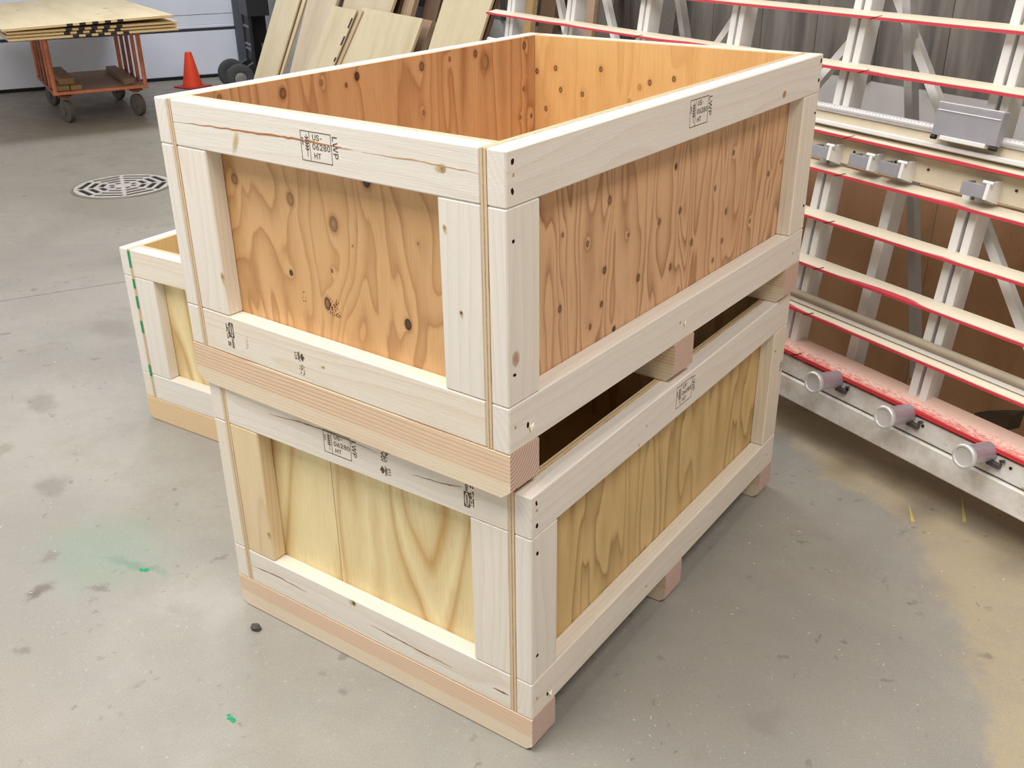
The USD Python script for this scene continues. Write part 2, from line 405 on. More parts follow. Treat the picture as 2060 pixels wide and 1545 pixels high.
# a sawn control joint in the slab
ln = g.math('absolute', g.vmath('dot_product', g.vmath('subtract', g.vmath('add', p, g.vmath('multiply', wob, (0.12, 0.12, 0))), (-3.384, 0.82, 0)), (0.8815, -0.472, 0), out='value'))
col = g.mix(g.smooth(ln, 0.002, 0.006, 0.75, 0), col, lin(96, 88, 78))
rg = g.smooth(n2 + '.fac', 0.3, 0.7, 0.42, 0.62)
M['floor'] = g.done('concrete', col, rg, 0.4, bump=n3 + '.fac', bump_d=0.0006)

g = G(); p = g.obj()
rib = g.add('wave_texture', {'wave_type': 'bands', 'bands_direction': 'x', 'profile': 'sine', 'scale': 1.0}, vector=g.map(p, (1.05, 1, 1)))
nn = g.noise(g.map(p, (9, 1, 0.5)), 1.0, 3, 0.6)
col = g.mix(g.smooth(nn + '.fac', 0.3, 0.7), lin(92, 87, 84), lin(140, 134, 128))
M['metal_wall'] = g.done('metal_liner', col, 0.5, 0.4)
M['pale_wall'] = plain('pale_liner', (206, 206, 206), 0.5, 0.4, var=0.08, scale=3)
M['brown_panel'] = plywood('brown_panel', (176, 136, 102), (146, 106, 76), 3.0, (1.0, 3.0), 0.3, blotch=0.4)
M['door_skin'] = plain('door_white', (222, 225, 236), 0.45, 0.4, var=0.03, scale=2)
M['door_dark'] = plain('door_seam_dark', (58, 60, 68), 0.6, 0.3)
M['rubber'] = plain('black_rubber', (34, 34, 36), 0.8, 0.2)
M['white_paint'] = plain('white_paint', (214, 212, 208), 0.5, 0.4, var=0.05)
M['far_wall'] = plain('far_wall_paint', (206, 203, 196), 0.8, 0.2, var=0.03, scale=1)
M['black'] = plain('black_metal', (30, 30, 33), 0.45, 0.5)

flo_poly = Polygon([tuple(q[:2]) for q in (P_FL, CORNER, P_BR, P_FR)])
fm = trimesh.creation.extrude_polygon(flo_poly, 0.1, engine='earcut'); fm.apply_translation((0, 0, -0.1))
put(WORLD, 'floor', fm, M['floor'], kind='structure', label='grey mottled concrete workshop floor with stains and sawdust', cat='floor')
cm = trimesh.creation.extrude_polygon(flo_poly, 0.1, engine='earcut'); cm.apply_translation((0, 0, CEIL))
put(WORLD, 'ceiling', cm, M['far_wall'], kind='structure', label='plain white workshop ceiling', cat='ceiling')

def slab(a, b, z0, z1, th, nrm):
    """An upright slab from a to b, its inner face on the line, its thickness going outwards."""
    a, b, nrm = np.asarray(a), np.asarray(b), np.asarray(nrm)
    return hull([q + w * (-nrm) * th + V(0, 0, z) for q in (a, b) for w in (0, 1) for z in (z0, z1)])

# wall behind the saw: a pale lower band and ribbed dark metal liner above
Z_PALE = 0.93
wb = thing('wall_back', 'dark ribbed metal wall behind the panel saw with a pale lower band', 'wall', H, V(0, 0, 1), np.cross(H, V(0, 0, 1)), room(0, WALL), kind='structure')
S0, S1 = S_CORNER, 5.0
put(wb, 'backing', block(S0, S1, 0, CEIL, -0.15, -0.03), M['far_wall'])
k = 0; s = S0
while s < S1:
    e = min(S1, s + 1.22)
    put(wb, 'pale_panel', block(s + 0.002, e - 0.002, 0.0, Z_PALE, -0.03, -0.002, 0.001), M['pale_wall'])
    s = e
s = S0; rib_w = 0.305
while s < S1 - 0.01:
    e = min(S1, s + rib_w)
    # one ribbed sheet: flat pan with a raised rib at its edge
    prof = [(s, -0.03), (s, 0.0), (e - 0.06, 0.0), (e - 0.045, 0.022), (e - 0.02, 0.022), (e - 0.003, 0.0), (e - 0.003, -0.03)]
    pm = trimesh.creation.extrude_polygon(Polygon(prof), CEIL - Z_PALE, engine='earcut')
    # profile (s, n) extruded along local y
    T = np.array([[1, 0, 0, 0], [0, 0, 1, Z_PALE], [0, 1, 0, 0], [0, 0, 0, 1.0]])
    pm.apply_transform(T); pm.invert()
    put(wb, 'metal_sheet', pm, M['metal_wall'])
    s = e
put(WORLD, 'wall_right', slab(P_BR, P_FR, 0, CEIL, 0.1, -H), M['far_wall'], kind='structure', label='plain pale wall at the right end of the workshop', cat='wall')
put(WORLD, 'wall_front', slab(P_FR, P_FL, 0, CEIL, 0.1, PN), M['far_wall'], kind='structure', label='plain pale wall behind the photographer', cat='wall')
JAMB = 2.26
d2 = thing('added_door_2', 'added doorway frame around the fill light behind the camera', 'doorway', H, V(0, 0, 1), -PN * -1 * -1, room(-4.0, -8.5), kind='structure')  # made-up frame around the fill light; the wall has no opening
for a, b, z0, z1 in ((-2.62, -2.5, 0, 3.32), (2.5, 2.62, 0, 3.32), (-2.5, 2.5, 3.2, 3.32)):
    put(d2, 'added_door_frame', block(a, b, z0, z1, -.10, -.002, .003), M['white_paint'])
wl = thing('wall_left', 'plain pale wall around the garage door', 'wall', kind='structure')
put(wl, 'wall_panel', slab(D0 + DD * JAMB, CORNER, 0, CEIL, 0.1, DN), M['metal_wall'])
put(wl, 'wall_panel', slab(P_FL, D0 - DD * 3.4, 0, CEIL, 0.1, DN), M['far_wall'])
put(wl, 'header', slab(D0 - DD * 3.4, D0 + DD * JAMB, 3.1, CEIL, 0.1, DN), M['far_wall'])

# sectional garage door; local x along the door, y up, z into the room
dr = thing('door_1', 'white sectional garage door with dark seams and a black bottom seal', 'garage door', DD, V(0, 0, 1), DN, D0, kind='structure')
L0, L1 = -3.4, JAMB
put(dr, 'bottom_seal', block(L0, L1, 0.0, 0.028, -0.06, 0.012, 0.004), M['rubber'])
for z0, z1 in ((0.028, 0.452), (0.506, 1.02), (1.07, 1.58), (1.63, 2.14), (2.19, 3.1)):
    put(dr, 'door_panel', block(L0, L1, z0, z1, -0.06, 0.0, 0.004), M['door_skin'])
for z in (0.452, 1.02, 1.58, 2.14):
    put(dr, 'seam_rail', block(L0, L1, z + .001, z + 0.022, -0.06, 0.004, 0.002), M['door_dark'])
    put(dr, 'seam_lip', block(L0, L1, z + 0.023, z + 0.053, -0.06, 0.012, 0.006), M['door_skin'])
    put(dr, 'groove', block(L0, L1, z + 0.150, z + 0.154, -0.03, 0.0012, 0.0005), M['door_dark'])
put(WORLD, 'trim_1', slab(D0 + DD * (JAMB + .002) + DN * 0.05, D0 + DD * (JAMB + 0.09) + DN * 0.05, 0, 3.2, 0.05, DN), plain('jamb_grey', (88, 90, 100), 0.5), kind='structure', label='grey door jamb strip at the right edge of the garage door', cat='trim')

# ------------------------------------------------------------------ crates
CW, CT, PLY = 0.089, 0.038, 0.0127
E_ = CT + PLY

def stamp_heat(parent, x, y, number='06280', blur=False, mat=None, lift=0.0):
    """Heat-treatment stamp: a box with a wheat ear column, three lines of text and a rotated mark beside it. (x, y) is its lower left corner."""
    w, h, t = 0.075, 0.051, 0.0011
    m = [flat(union_all([line([(0, 0), (w, 0)], t), line([(0, h), (w, h)], t), line([(0, -t / 2), (0, h + t / 2)], t * .7), line([(w, -t / 2), (w, h + t / 2)], t * .7), line([(0.022, 0), (0.022, h)], t * .6)]))]
    m.append(text('US-', 0.0095, 0.029, 0.0375))
    m.append(text(number, 0.0100, 0.0275, 0.0215, sx=1.02))
    m.append(text('HT', 0.0095, 0.030, 0.006))
    m.append(text('IPPC', 0.0042, 0.0020, 0.040, -math.pi / 2))
    ear = [ellipse(0.0150 + sgn * 0.0024, 0.020 + 0.0050 * k, 0.0028, 0.0010, sgn * 0.7) for k in range(5) for sgn in (-1, 1)]
    ear += [line([(0.0150, 0.007), (0.0150, 0.046)], 0.0008)]
    m.append(flat(union_all(ear)))
    m.append(text('LWP', 0.0115, w + 0.004, h - 0.001, -math.pi / 2, sx=1.15))
    mm = cat(*m); mm.apply_translation((x, y, lift))
    return put(parent, 'ink_stamp', mm, mat or INK, label='rectangular black heat treatment stamp reading US- %s HT' % number)

def small_marks(seed, w, h, n, horiz=True):
    q = random.Random(seed); out = []
    for _ in range(n):
        x, y = q.uniform(0, w), q.uniform(0, h)
        out.append(sbox(x, y, x + q.uniform(.0008, .003), y + q.uniform(.0006, .002)))
    return union_all(out)

def grade_logo(parent, x, y, rot):
    """The oval mill logo in its dark frame with the grade word after it and two columns of tiny illegible print under it."""
    fr = sbox(0, 0, 0.033, 0.0135).difference(affinity.scale(Point(0.0165, 0.00675).buffer(1, 32), 0.0148, 0.0054))
    m = [flat(fr), text('CANFOR', 0.0042, 0.0042, 0.0046, bold=True, sx=0.95), text('PRIME', 0.0058, 0.0345, 0.0036, bold=True, sx=0.9)]
    m.append(at(flat(small_marks(3, 0.030, 0.0022, 34)), 0.004, -0.0045)); m.append(at(flat(small_marks(4, 0.034, 0.0022, 40)), 0.004, -0.0098))
    m.append(at(flat(small_marks(5, 0.009, 0.0022, 12)), 0.044, -0.0045)); m.append(at(flat(small_marks(6, 0.010, 0.0022, 14)), 0.044, -0.0098))
    return put(parent, 'ink_stamp', at(cat(*m), x, y, 0, rot), INK, label='small black oval mill stamp')

def leaf_stamp(parent, x, y, rot, digits):
    leaf = Polygon([(0, 0), (.0012, .001), (.0012, .0045), (.005, .003), (.0045, .0048), (.009, .008), (.0075, .0092), (.0085, .012), (.0055, .0115), (.005, .013), (.0026, .0105), (.0030, .016), (.0015, .0152), (0, .019),
                    (-.0015, .0152), (-.0030, .016), (-.0026, .0105), (-.005, .013), (-.0055, .0115), (-.0085, .012), (-.0075, .0092), (-.009, .008), (-.0045, .0048), (-.005, .003), (-.0012, .0045), (-.0012, .001)])
    leaf = affinity.scale(leaf, 0.95, 0.75, origin=(0, 0))
    m = [flat(leaf), flat(sbox(-.011, -.0018, .011, -.0004)), at(flat(small_marks(9, .018, .002, 22)), -.009, -.006), text(digits, .0060, -.0085, -.0145, sx=1.1)]
    return put(parent, 'ink_stamp', at(cat(*m), x, y, 0, rot), INK, label='small black maple leaf grade stamp')

def spots(parent, pts, r=0.003, mat=HOLE, name='nail_hole', rx=0.8, lift=0.0):
    for x, y in pts:
        put(parent, name, at(flat(ellipse(0, 0, r * rx * rng.uniform(.8, 1.2), r * rng.uniform(.8, 1.4), rng.uniform(-.3, .3), 14, .15), 0.0005), x, y, lift), mat)

DISC = flat(Point(0, 0).buffer(1.0, 10), 1.0)
def soft_spot(parent, x, y, rx, ry, rot, mat, name='wood_knot', h=.0004):
    c, s = math.cos(rot), math.sin(rot)
    return piece(parent, name, DISC, mat, (c * rx, s * rx, 0), (-s * ry, c * ry, 0), (0, 0, h), (x, y, 0), shift=False)

def knot_mark(parent, x, y, rx=.007, ry=.006, dark=True, rot=.2):
    soft_spot(parent, x - rx * .7, y, rx * 2.8, ry * 1.6, rot, S_SAP, 'wood_stain', .0002)
    soft_spot(parent, x, y, rx * 1.3, ry * 1.3, rot, S_DARK if dark else S_PALE)

class Crate:
    def __init__(self, name, label, W, D, Hh, sk, bev, yaw, o, plyE, plyS, plyIn, skid, seams=(None, None), skid_w=0.086):
        c, s = math.cos(yaw), math.sin(yaw)
        self.root = R_ = thing(name, label, 'crate', (c, s, 0), (-s, c, 0), (0, 0, 1), o)
        self.W, self.D, self.H, self.s = W, D, Hh, sk
        t = sk + Hh; self.t = t
        ex, ey, ez = V(1, 0, 0), V(0, 1, 0), V(0, 0, 1)
        mat = lambda: M['cleat'][rng.randrange(3)]
        # skids: along x with bevelled ends
        self.skids = []
        for y0 in (0.0, (D - skid_w) / 2, D - skid_w):
            y1 = y0 + skid_w; b = bev
            c2 = 0.003
            pts = []
            for yy in (y0, y1):
                sg = 1 if yy == y0 else -1
                for (a, zz) in ((0, sk), (W, sk), (W, b), (W - b, 0), (b, 0), (0, b)):
                    pts.append((a, yy + sg * c2, zz)); 
                    pts.append((a, yy, min(max(zz, c2), sk - c2)) if zz in (0, sk) else (a, yy, zz))
            pts = np.array(pts) - V(0, y0, 0)
            self.skids.append(piece(R_, 'skid', hull(pts), skid, ex, ey, ez, (-W, y0, 0)))
        def frame(origin, ax, nz, L, ply, seam):
            """One panel: four cleats round a plywood sheet. ax runs along it, nz outwards, origin is its lower left outer corner."""
            out = {}
            out['top'] = piece(R_, 'cleat', block(0, L, 0, CW, -CT, 0, .0025), mat(), ax, ez, nz, origin + ez * (Hh - CW))
            out['bottom'] = piece(R_, 'cleat', block(0, L, 0, CW, -CT, 0, .0025), mat(), ax, ez, nz, origin)
            hv = Hh - 2 * CW - 0.001
            out['left'] = piece(R_, 'cleat', block(0, hv, 0, CW, -CT, -0.0004, .0025), mat(), ez, -ax, nz, origin + ez * (CW + .0005) + ax * CW)
            out['right'] = piece(R_, 'cleat', block(0, hv, 0, CW, -CT, -0.0004, .0025), mat(), ez, -ax, nz, origin + ez * (CW + .0005) + ax * L)
            cuts = [0.0, L] if seam is None else [0.0, seam, L]
            out['ply'] = []
            for a, b in zip(cuts, cuts[1:]):
                out['ply'].append(piece(R_, 'plywood_panel', block(0.0, Hh, 0.0006, b - a - .0006, -PLY, 0, .0006), ply, ez, -ax, nz, origin + ax * b - nz * CT, shift=False))
            return out
        self.E = frame(V(-W + E_, 0, sk), ex, -ey, W - 2 * E_, plyE, seams[0])
        self.S = frame(V(0, 0, sk), ey, ex, D, plyS, seams[1])
        self.N = frame(V(-E_, D, sk), -ex, ey, W - 2 * E_, plyIn, None)
        self.Wp = frame(V(-W, D, sk), -ey, -ex, D, plyIn, None)
        piece(R_, 'floor_panel', block(E_ + .001, D - E_ - .001, E_ + .001, W - E_ - .001, 0, PLY, .0006), plyIn, ey, -ex, ez, (0, 0, sk))
        for f_ in (self.E, self.S):                        # screws and nails
            L = (W - 2 * E_) if f_ is self.E else D

# knots: (up the panel, from its right-hand edge, radius up, radius across, darkness)
def kE(pts, W=0.8639, s=0.0937):
    return [(z - s, -E_ - x, rz, rx, k) for (x, z, rz, rx, k) in pts]
def kS(pts, D=1.2562, s=0.0937):
    return [(z - s, D - y, rz, ry, k) for (y, z, rz, ry, k) in pts]

UP_E = kE([(-.6951, .4654, .011, .009, .55), (-.5377, .449, .013, .009, .5), (-.4262, .4199, .015, .011, .5), (-.333, .515, .014, .010, .95), (-.5587, .2998, .006, .005, .95), (-.442, .3271, .004, .003, .8), (-.4632, .2568, .013, .008, .85), (-.2553, .2628, .011, .008, .95), (-.2203, .4205, .002, .0015, .8), (-.3816, .3866, .002, .0015, .7)])
UP_S = kS([(.3617, .4512, .008, .006, .7), (.6122, .4635, .006, .005, .9), (.8792, .4419, .006, .005, .8), (.6419, .3665, .007, .006, .8), (.864, .3128, .006, .005, .8), (.7995, .3793, .006, .004, .7), (.5542, .3628, .006, .006, .7), (.2895, .3871, .006, .005, .7), (.4337, .367, .004, .004, .7), (.7036, .2818, .007, .006, .7), (.8562, .2459, .006, .005, .7),
           (.351, .3195, .007, .006, .85), (.4794, .2669, .008, .006, .85), (.6132, .252, .007, .005, .7), (.8157, .2105, .005, .005, .6), (1.0017, .2565, .005, .005, .6), (.2022, .2888, .007, .005, .8), (.3435, .2536, .006, .005, .8), (.3052, .22, .005, .004, .8), (.3923, .1863, .006, .006, .9), (.2096, .424, .004, .003, .6), (1.0871, .3525, .006, .006, .6), (1.1559, .3689, .005, .004, .6)])
UP_IN = [(z - .0937, .7625 - (b - E_), .0075, .0055, k) for (b, z, k) in     # far panel: distance from its right-hand edge seen from outside
         [(.805, .5159, .85), (.741, .5288, .8), (.5924, .5374, .85), (.723, .4718, .8), (.6506, .4665, .8), (.4404, .515, .8), (.3694, .5297, .8), (.7736, .4153, .75), (.50, .46, .3), (.47, .50, .3)]]
UP_W = [(z - .0937, y, r, r * .75, k) for (y, z, r, k) in
        [(.2824, .583, .012, .7), (.5058, .590, .010, .95), (.4699, .575, .005, .8), (.7297, .585, .011, .75), (.9408, .592, .009, .8), (.8362, .590, .006, .6), (1.1569, .590, .010, .8), (.98, .5655, .022, .35), (.3951, .590, .007, .4), (.1171, .596, .008, .5), (.728, .4735, .007, .5), (1.136, .3977, .006, .6), (1.1892, .3941, .006, .8), (1.1507, .4739, .005, .6)]]
M['fir_E'] = plywood('fir_ply', (220, 176, 124), (162, 110, 64), 11.0, (2.3, 8.0), 0.8, UP_E, warm=(204, 152, 94), seed=3.1)
M['fir_S'] = plywood('fir_ply_long', (222, 182, 142), (138, 86, 52), 12.0, (1.5, 10.0), 0.95, UP_S, warm=(200, 148, 102), seed=9.4)
M['fir_N'] = plywood('fir_ply_far', (224, 184, 124), (192, 138, 80), 7.0, (1.2, 8.0), 0.6, UP_IN, warm=(208, 160, 98), seed=14.2)
M['fir_W'] = plywood('fir_ply_side', (214, 172, 128), (148, 96, 56), 9.0, (0.9, 8.0), 0.9, UP_W, warm=(190, 140, 92), seed=21.7)
M['pine_E'] = plywood('pine_ply', (243, 227, 178), (198, 156, 92), 8.0, (1.1, 4.2), 1.1, (), warm=(228, 202, 140), seed=41.5, soft=True)
M['pine_S'] = plywood('pine_ply_long', (220, 190, 134), (142, 102, 58), 10.0, (1.3, 8.0), 0.9, [(.16, 1.2361 - .463, .014, .006, .6)], warm=(200, 162, 102), seed=17.3)
M['pine_in'] = plywood('pine_ply_inside', (230, 204, 150), (180, 138, 84), 7.0, (1.0, 6.0), 0.8, (), warm=(212, 178, 120), seed=29.1)

lo = Crate('shipping_crate', 'open wooden crate with yellow pine plywood panels, bottom crate of the stack on the floor', .8621, 1.2361, .5167, .0867, .0158, 0.0, (0, 0, 0), M['pine_E'], M['pine_S'], M['pine_in'], M['skid'], (0.8621 - .5416 - E_, 0.473), .084)
up = Crate('shipping_crate', 'open wooden crate with orange fir plywood panels, top crate of the stack', .8639, 1.2562, .5188, .0937, .020, -.0302, (-.0221, -.0312, .0867 + .5167), M['fir_E'], M['fir_S'], M['fir_W'], M['skid_b'])
th = Crate('shipping_crate', 'open wooden crate with green dashes on its corner, standing alone behind the stack', .8630, 1.2400, .5134, .0855, .016, 0.036, (-1.8886 + .863 * math.cos(.036), .4944 + .863 * math.sin(.036), 0), M['pine_E'], M['pine_S'], M['pine_in'], M['skid_c'])
UsdShade.MaterialBindingAPI.Apply(lo.E['left'].prim).Bind(M['cleat_tan'])
for n_ in up.N['ply']:
    UsdShade.MaterialBindingAPI.Apply(n_.prim).Bind(M['fir_N'])

# --- writing, cracks, knots, screws. Cleat coordinates: x along the cleat, y across it, z = 0 on its outer face
def eTop(c, x, z): return x + c.W - E_, z - (c.t - CW)
def eBot(c, x, z): return x + c.W - E_, z - c.s
stamp_heat(up.E['top'], *eTop(up, -.4477, .5425))
stamp_heat(lo.E['top'], *eTop(lo, -.5120, .5380))
stamp_heat(up.S['top'], .5840, .5488 - (up.t - CW))
stamp_heat(lo.S['top'], .5665, .5387 - (lo.t - CW))
x, y = eTop(lo, -.1375, .5345); grade_logo(lo.E['top'], x, y, math.pi / 2)
x, y = eTop(lo, -.3470, .5450); leaf_stamp(lo.E['top'], x, y, math.pi / 2, '118')
put(lo.E['top'], 'ink_stamp', at(flat(small_marks(21, .018, .022, 60)), *eTop(lo, -.356, .565)), INK, label='smudged black ink marks')
x, y = eBot(up, -.7290, .1690); grade_logo(up.E['bottom'], x, y, -math.pi / 2)
x, y = eBot(up, -.5160, .1460); leaf_stamp(up.E['bottom'], x, y, -math.pi / 2, '118')
put(up.E['bottom'], 'ink_stamp', at(flat(small_marks(22, .015, .024, 26)), *eBot(up, -.522, .106)), FADED, label='smudged grey ink marks')
put(up.E['bottom'], 'ink_stamp', at(flat(small_marks(23, .006, .03, 12)), *eBot(up, -.68, .12)), FADED)
# the third upright on the right of the lower crate carries a faded leaf stamp
put(lo.S['right'], 'ink_stamp', at(flat(small_marks(24, .035, .016, 44)), .20, .006), FADED, label='faded grey ink marks')
# ink splatter by the knot on the upper crate's front sheet
pe = up.E['ply'][0]
put(pe, 'ink_smudge', at(flat(small_marks(31, .036, .028, 60)), .232 - .0937 - .004 + .005, -E_ + .4300, 0), plain('brown_ink', (84, 46, 30), .7, .2))
put(pe, 'ink_smudge', at(flat(small_marks(32, .022, .010, 9)), .246 - .0937, -E_ + .523, 0), plain('brown_ink_b', (120, 74, 44), .7, .2))
# pitch seam and checks
put(up.E['top'], 'pitch_streak', flat(wobbly([eTop(up, a, b) for a, b in ((-.8120, .5697), (-.7129, .573), (-.6148, .5738), (-.5059, .5763), (-.4542, .5771), (-.3563, .5743), (-.3200, .5743))], .0030, .0010, 3)), PITCH, label='reddish pitch streak')
put(up.E['top'], 'pitch_streak', flat(wobbly([eTop(up, a, b) for a, b in ((-.30, .5746), (-.1872, .5751), (-.1044, .5742), (-.0520, .5715))], .0018, .0010, 4)), CHECK2)
soft_spot(up.E['top'], *eTop(up, -.628, .551), .030, .010, 1.15, S_SAP, 'wood_stain')
for k_, (pts, w) in enumerate([([(-.674, .5764), (-.5829, .5853), (-.511, .587), (-.4422, .5852), (-.363, .5796)], .0022), ([(-.345, .5862), (-.3326, .5875)], .005), ([(-.2754, .5603), (-.1898, .5673), (-.1543, .5742)], .0022)]):
    put(lo.E['top'], 'wood_check', flat(wobbly([eTop(lo, a, b) for a, b in pts], w, .0008, 6 + k_)), CHECK)
for k_, (pts, w) in enumerate([([(-.8086, .1313), (-.7155, .1368), (-.6229, .1324)], .0022), ([(-.4274, .1282), (-.3069, .124), (-.1994, .1221)], .0022), ([(-.0949, .1229), (-.0560, .1227)], .0045)]):
    put(lo.E['bottom'], 'wood_check', flat(wobbly([eBot(lo, a, b) for a, b in pts], w, .0008, 16 + k_)), CHECK)
def vE(c, x, z, side):   # upright cleats of the E panel: x up, y from its right edge towards the left
    xr = (-c.W + E_ + CW) if side == 'left' else -E_
    return z - c.s - CW, xr - x
knot_mark(up.E['left'], *vE(up, -.7257, .2683, 'left'), .007, .005, False)
knot_mark(up.E['right'], *vE(up, -.126, .4738, 'right'), .004, .003, False)
knot_mark(up.E['right'], *vE(up, -.0971, .3332, 'right'), .0035, .003, True)
knot_mark(lo.E['left'], *vE(lo, -.7284, .2487, 'left'), .005, .005, False)
knot_mark(lo.E['bottom'], *eBot(lo, -.472, .1666), .005, .006, True)
knot_mark(up.E['bottom'], *eBot(up, -.45, .14), .004, .003, False)
knot_mark(up.E['top'], *eTop(up, -.125, .5691), .006, .006, False)
soft_spot(up.S['top'], 1.0395, .5481 - (up.t - CW), .013, .010, .2, S_PALE)
# screws and nail holes
spots(up.S['top'], [(y, z - (up.t - CW)) for y, z in ((.0164, .5938), (.0155, .5486), (1.2435, .5977), (1.2424, .5527))], .0042)
spots(up.S['top'], [(.0186, .5731 - (up.t - CW))], .003, CHECK2)
spots(up.S['bottom'], [(y, z - up.s) for y, z in ((.0163, .1421), (.6195, .1317), (1.203, .13), (.60, .1395))], .003, CHECK2)
spots(up.S['bottom'], [(.052, .1314 - up.s)], .0042)
def vS(c, y, z, side):
    yr = CW if side == 'left' else c.D
    return z - c.s - CW, yr - y
spots(up.S['left'], [vS(up, .0166, .4688, 'left'), vS(up, .016, .2400, 'left')], .0036)
soft_spot(up.S['left'], *vS(up, .020, .268, 'left'), .017, .012, .1, S_PINK)
spots(up.S['right'], [vS(up, 1.2436, .475, 'right'), vS(up, 1.2407, .2451, 'right')], .0036)
spots(lo.S['top'], [(y, z - (lo.t - CW)) for y, z in ((.0161, .585), (.0176, .5368))], .004)
spots(lo.S['top'], [(.0176, .5696 - (lo.t - CW)), (.43, .558 - (lo.t - CW)), (.40, .525 - (lo.t - CW))], .003, CHECK2)
spots(lo.S['bottom'], [(.0167, .1315 - lo.s), (.47, .12 - lo.s), (1.187, .1289 - lo.s)], .0032, CHECK2)
spots(lo.S['bottom'], [(.0544, .1141 - lo.s)], .004)
put(lo.S['bottom'], 'splinter', at(hull([(0, 0, 0), (.010, .003, .003), (.012, -.004, .001), (.004, -.010, .004), (.002, -.004, .006)]), .058, .114 - lo.s), BARE)
put(up.S['bottom'], 'splinter', at(hull([(0, 0, 0), (.012, .004, .003), (.010, -.006, .001), (.001, -.010, .005), (.004, -.002, .007)]), .055, .128 - up.s), BARE)
put(up.S['bottom'], 'splinter', at(hull([(0, 0, 0), (.006, .006, .003), (.008, -.004, .001), (.001, -.012, .003)]), .618, .135 - up.s), BARE)
spots(lo.S['left'], [vS(lo, .0191, .4754, 'left'), vS(lo, .0187, .238, 'left')], .004)
spots(lo.S['right'], [vS(lo, 1.1134 + .05, .4581, 'right')], .0035, KNOTC)
# green dashes along the plywood edge of the third crate (its left side sheet shows that edge beside the front cleats)
edge_sheet = th.Wp['ply'][0]
for a, b in ((.01, .115), (.19, .25), (.30, .38), (.465, .545), (.765, .845)):
    put(edge_sheet, 'paint_dash', block(th.H * (1 - b), th.H * (1 - a), -.0010, .0004, -PLY + .002, -.002, .0002), GREEN, label='green paint dash')

# ------------------------------------------------------------------ vertical panel saw; local x along it, y up its lean, z towards the viewer
saw = thing('vertical_panel_saw', 'long vertical panel saw with white steel frame and red edged slats along the back wall', 'panel saw', H, UP, NN, SAW_O)
WHITE = plain('saw_white', (234, 233, 232), 0.45, 0.45, var=0.05, scale=6)
g = G(); p = g.obj()
b1 = g.noise(p, 14.0, 4, 0.65); b2 = g.noise(g.map(p, (40, 60, 60)), 1.0, 3, 0.7)
col = g.mix(g.smooth(b1 + '.fac', 0.35, 0.7), lin(232, 230, 227), lin(208, 203, 195))
col = g.mix(g.smooth(b2 + '.fac', 0.66, 0.75, 0, 0.7), col, lin(120, 112, 104))
BEAM = g.done('beam_white', col, 0.4, 0.45)
DUSTY = plain('dusty_cream', (216, 205, 182), 0.8, 0.2, var=0.06, scale=9)
ALU = plain('aluminium', (222, 222, 224), 0.4, 0.5, 0.35, var=0.04)
ALU_P = plain('aluminium_purple', (190, 178, 190), 0.36, 0.5, 0.5, var=0.06, scale=30)
STEEL = plain('grey_steel', (158, 158, 166), 0.5, 0.5, 0.15, var=0.05)
DARKGREY = plain('dark_grey_plastic', (74, 72, 70), 0.55, 0.4)
TAUPE = plain('dusty_tube', (166, 154, 136), 0.6, 0.3, var=0.08)
def slat_mat(name, red, dust, edge0, edge1, flake):
    g = G(); p = g.obj(); q = g.add('separate_xyz', vector=p)
    a = g.noise(g.map(p, (5, 40, 60)), 1.0, 4, 0.7); b = g.noise(g.map(p, (60, 160, 220)), 1.0, 3, 0.7); w = g.noise(g.map(p, (1.6, 2, 2)), 1.0, 2)
    depth = g.math('multiply', q + '.z', -1.0)
    lim = g.math('multiply', g.math('multiply', a + '.fac', g.smooth(w + '.fac', .5, .68, .18, 1.5)), edge1)
    t = g.smooth(g.math('subtract', depth, lim), edge0 - .002, edge0 + .004)
    t = g.math('multiply', t, g.smooth(g.math('add', b + '.fac', g.math('multiply', depth, 5.0)), .30 + flake, .42 + flake, 0.35, 1.0))
    c = g.mix(t, lin(*red), lin(*dust))
    return g.done(name, c, 0.6, 0.3)
SLAT = slat_mat('slat_red', (198, 66, 78), (226, 216, 196), 0.0002, 0.021, -.2)
SLAT_LOW = slat_mat('slat_red_dusty', (206, 62, 68), (232, 198, 184), 0.001, 0.012, .24)

def extrude_s(profile, s0, s1):
    """A profile of (y, z) points run along x."""
    m = trimesh.creation.extrude_polygon(Polygon(profile), s1 - s0, engine='earcut')
    T = np.array([[0, 0, 1, s0], [1, 0, 0, 0], [0, 1, 0, 0], [0, 0, 0, 1.0]])
    m.apply_transform(T)
    return m

SL0, SL1 = -2.61, 1.45
KERFS = (-.445, -1.49, .55)
def slat(y0, dp=0.050, rise=0.021, front=0.007, mat=SLAT, n=0.0):
    prof = [(0, -dp), (0, 0), (front, 0), (rise + .003, -dp)]
    q = piece(saw, 'slat', extrude_s([(a, b) for a, b in prof], 0, SL1 - SL0), mat, (1, 0, 0), (0, 1, 0), (0, 0, 1), (SL0, y0, n))
    for ks in KERFS:
        x = ks - SL0
        put(q, 'saw_kerf', hull([(x - .014, -.0005, .0006), (x - .009, -.0005, .0006), (x + .006, front, .0006), (x + .011, front, .0006), (x + .018, front + .006, -.014), (x + .015, front + .006, -.014), (x - .014, -.0005, -.004), (x + .011, front, -.004)]), HOLE)
    return q
for y0 in (1.425, 1.281, 1.137, .993, .810, .701, .560, .417, .272):
    slat(y0)
slat(.137, .090, .032, .010, SLAT_LOW, .012)
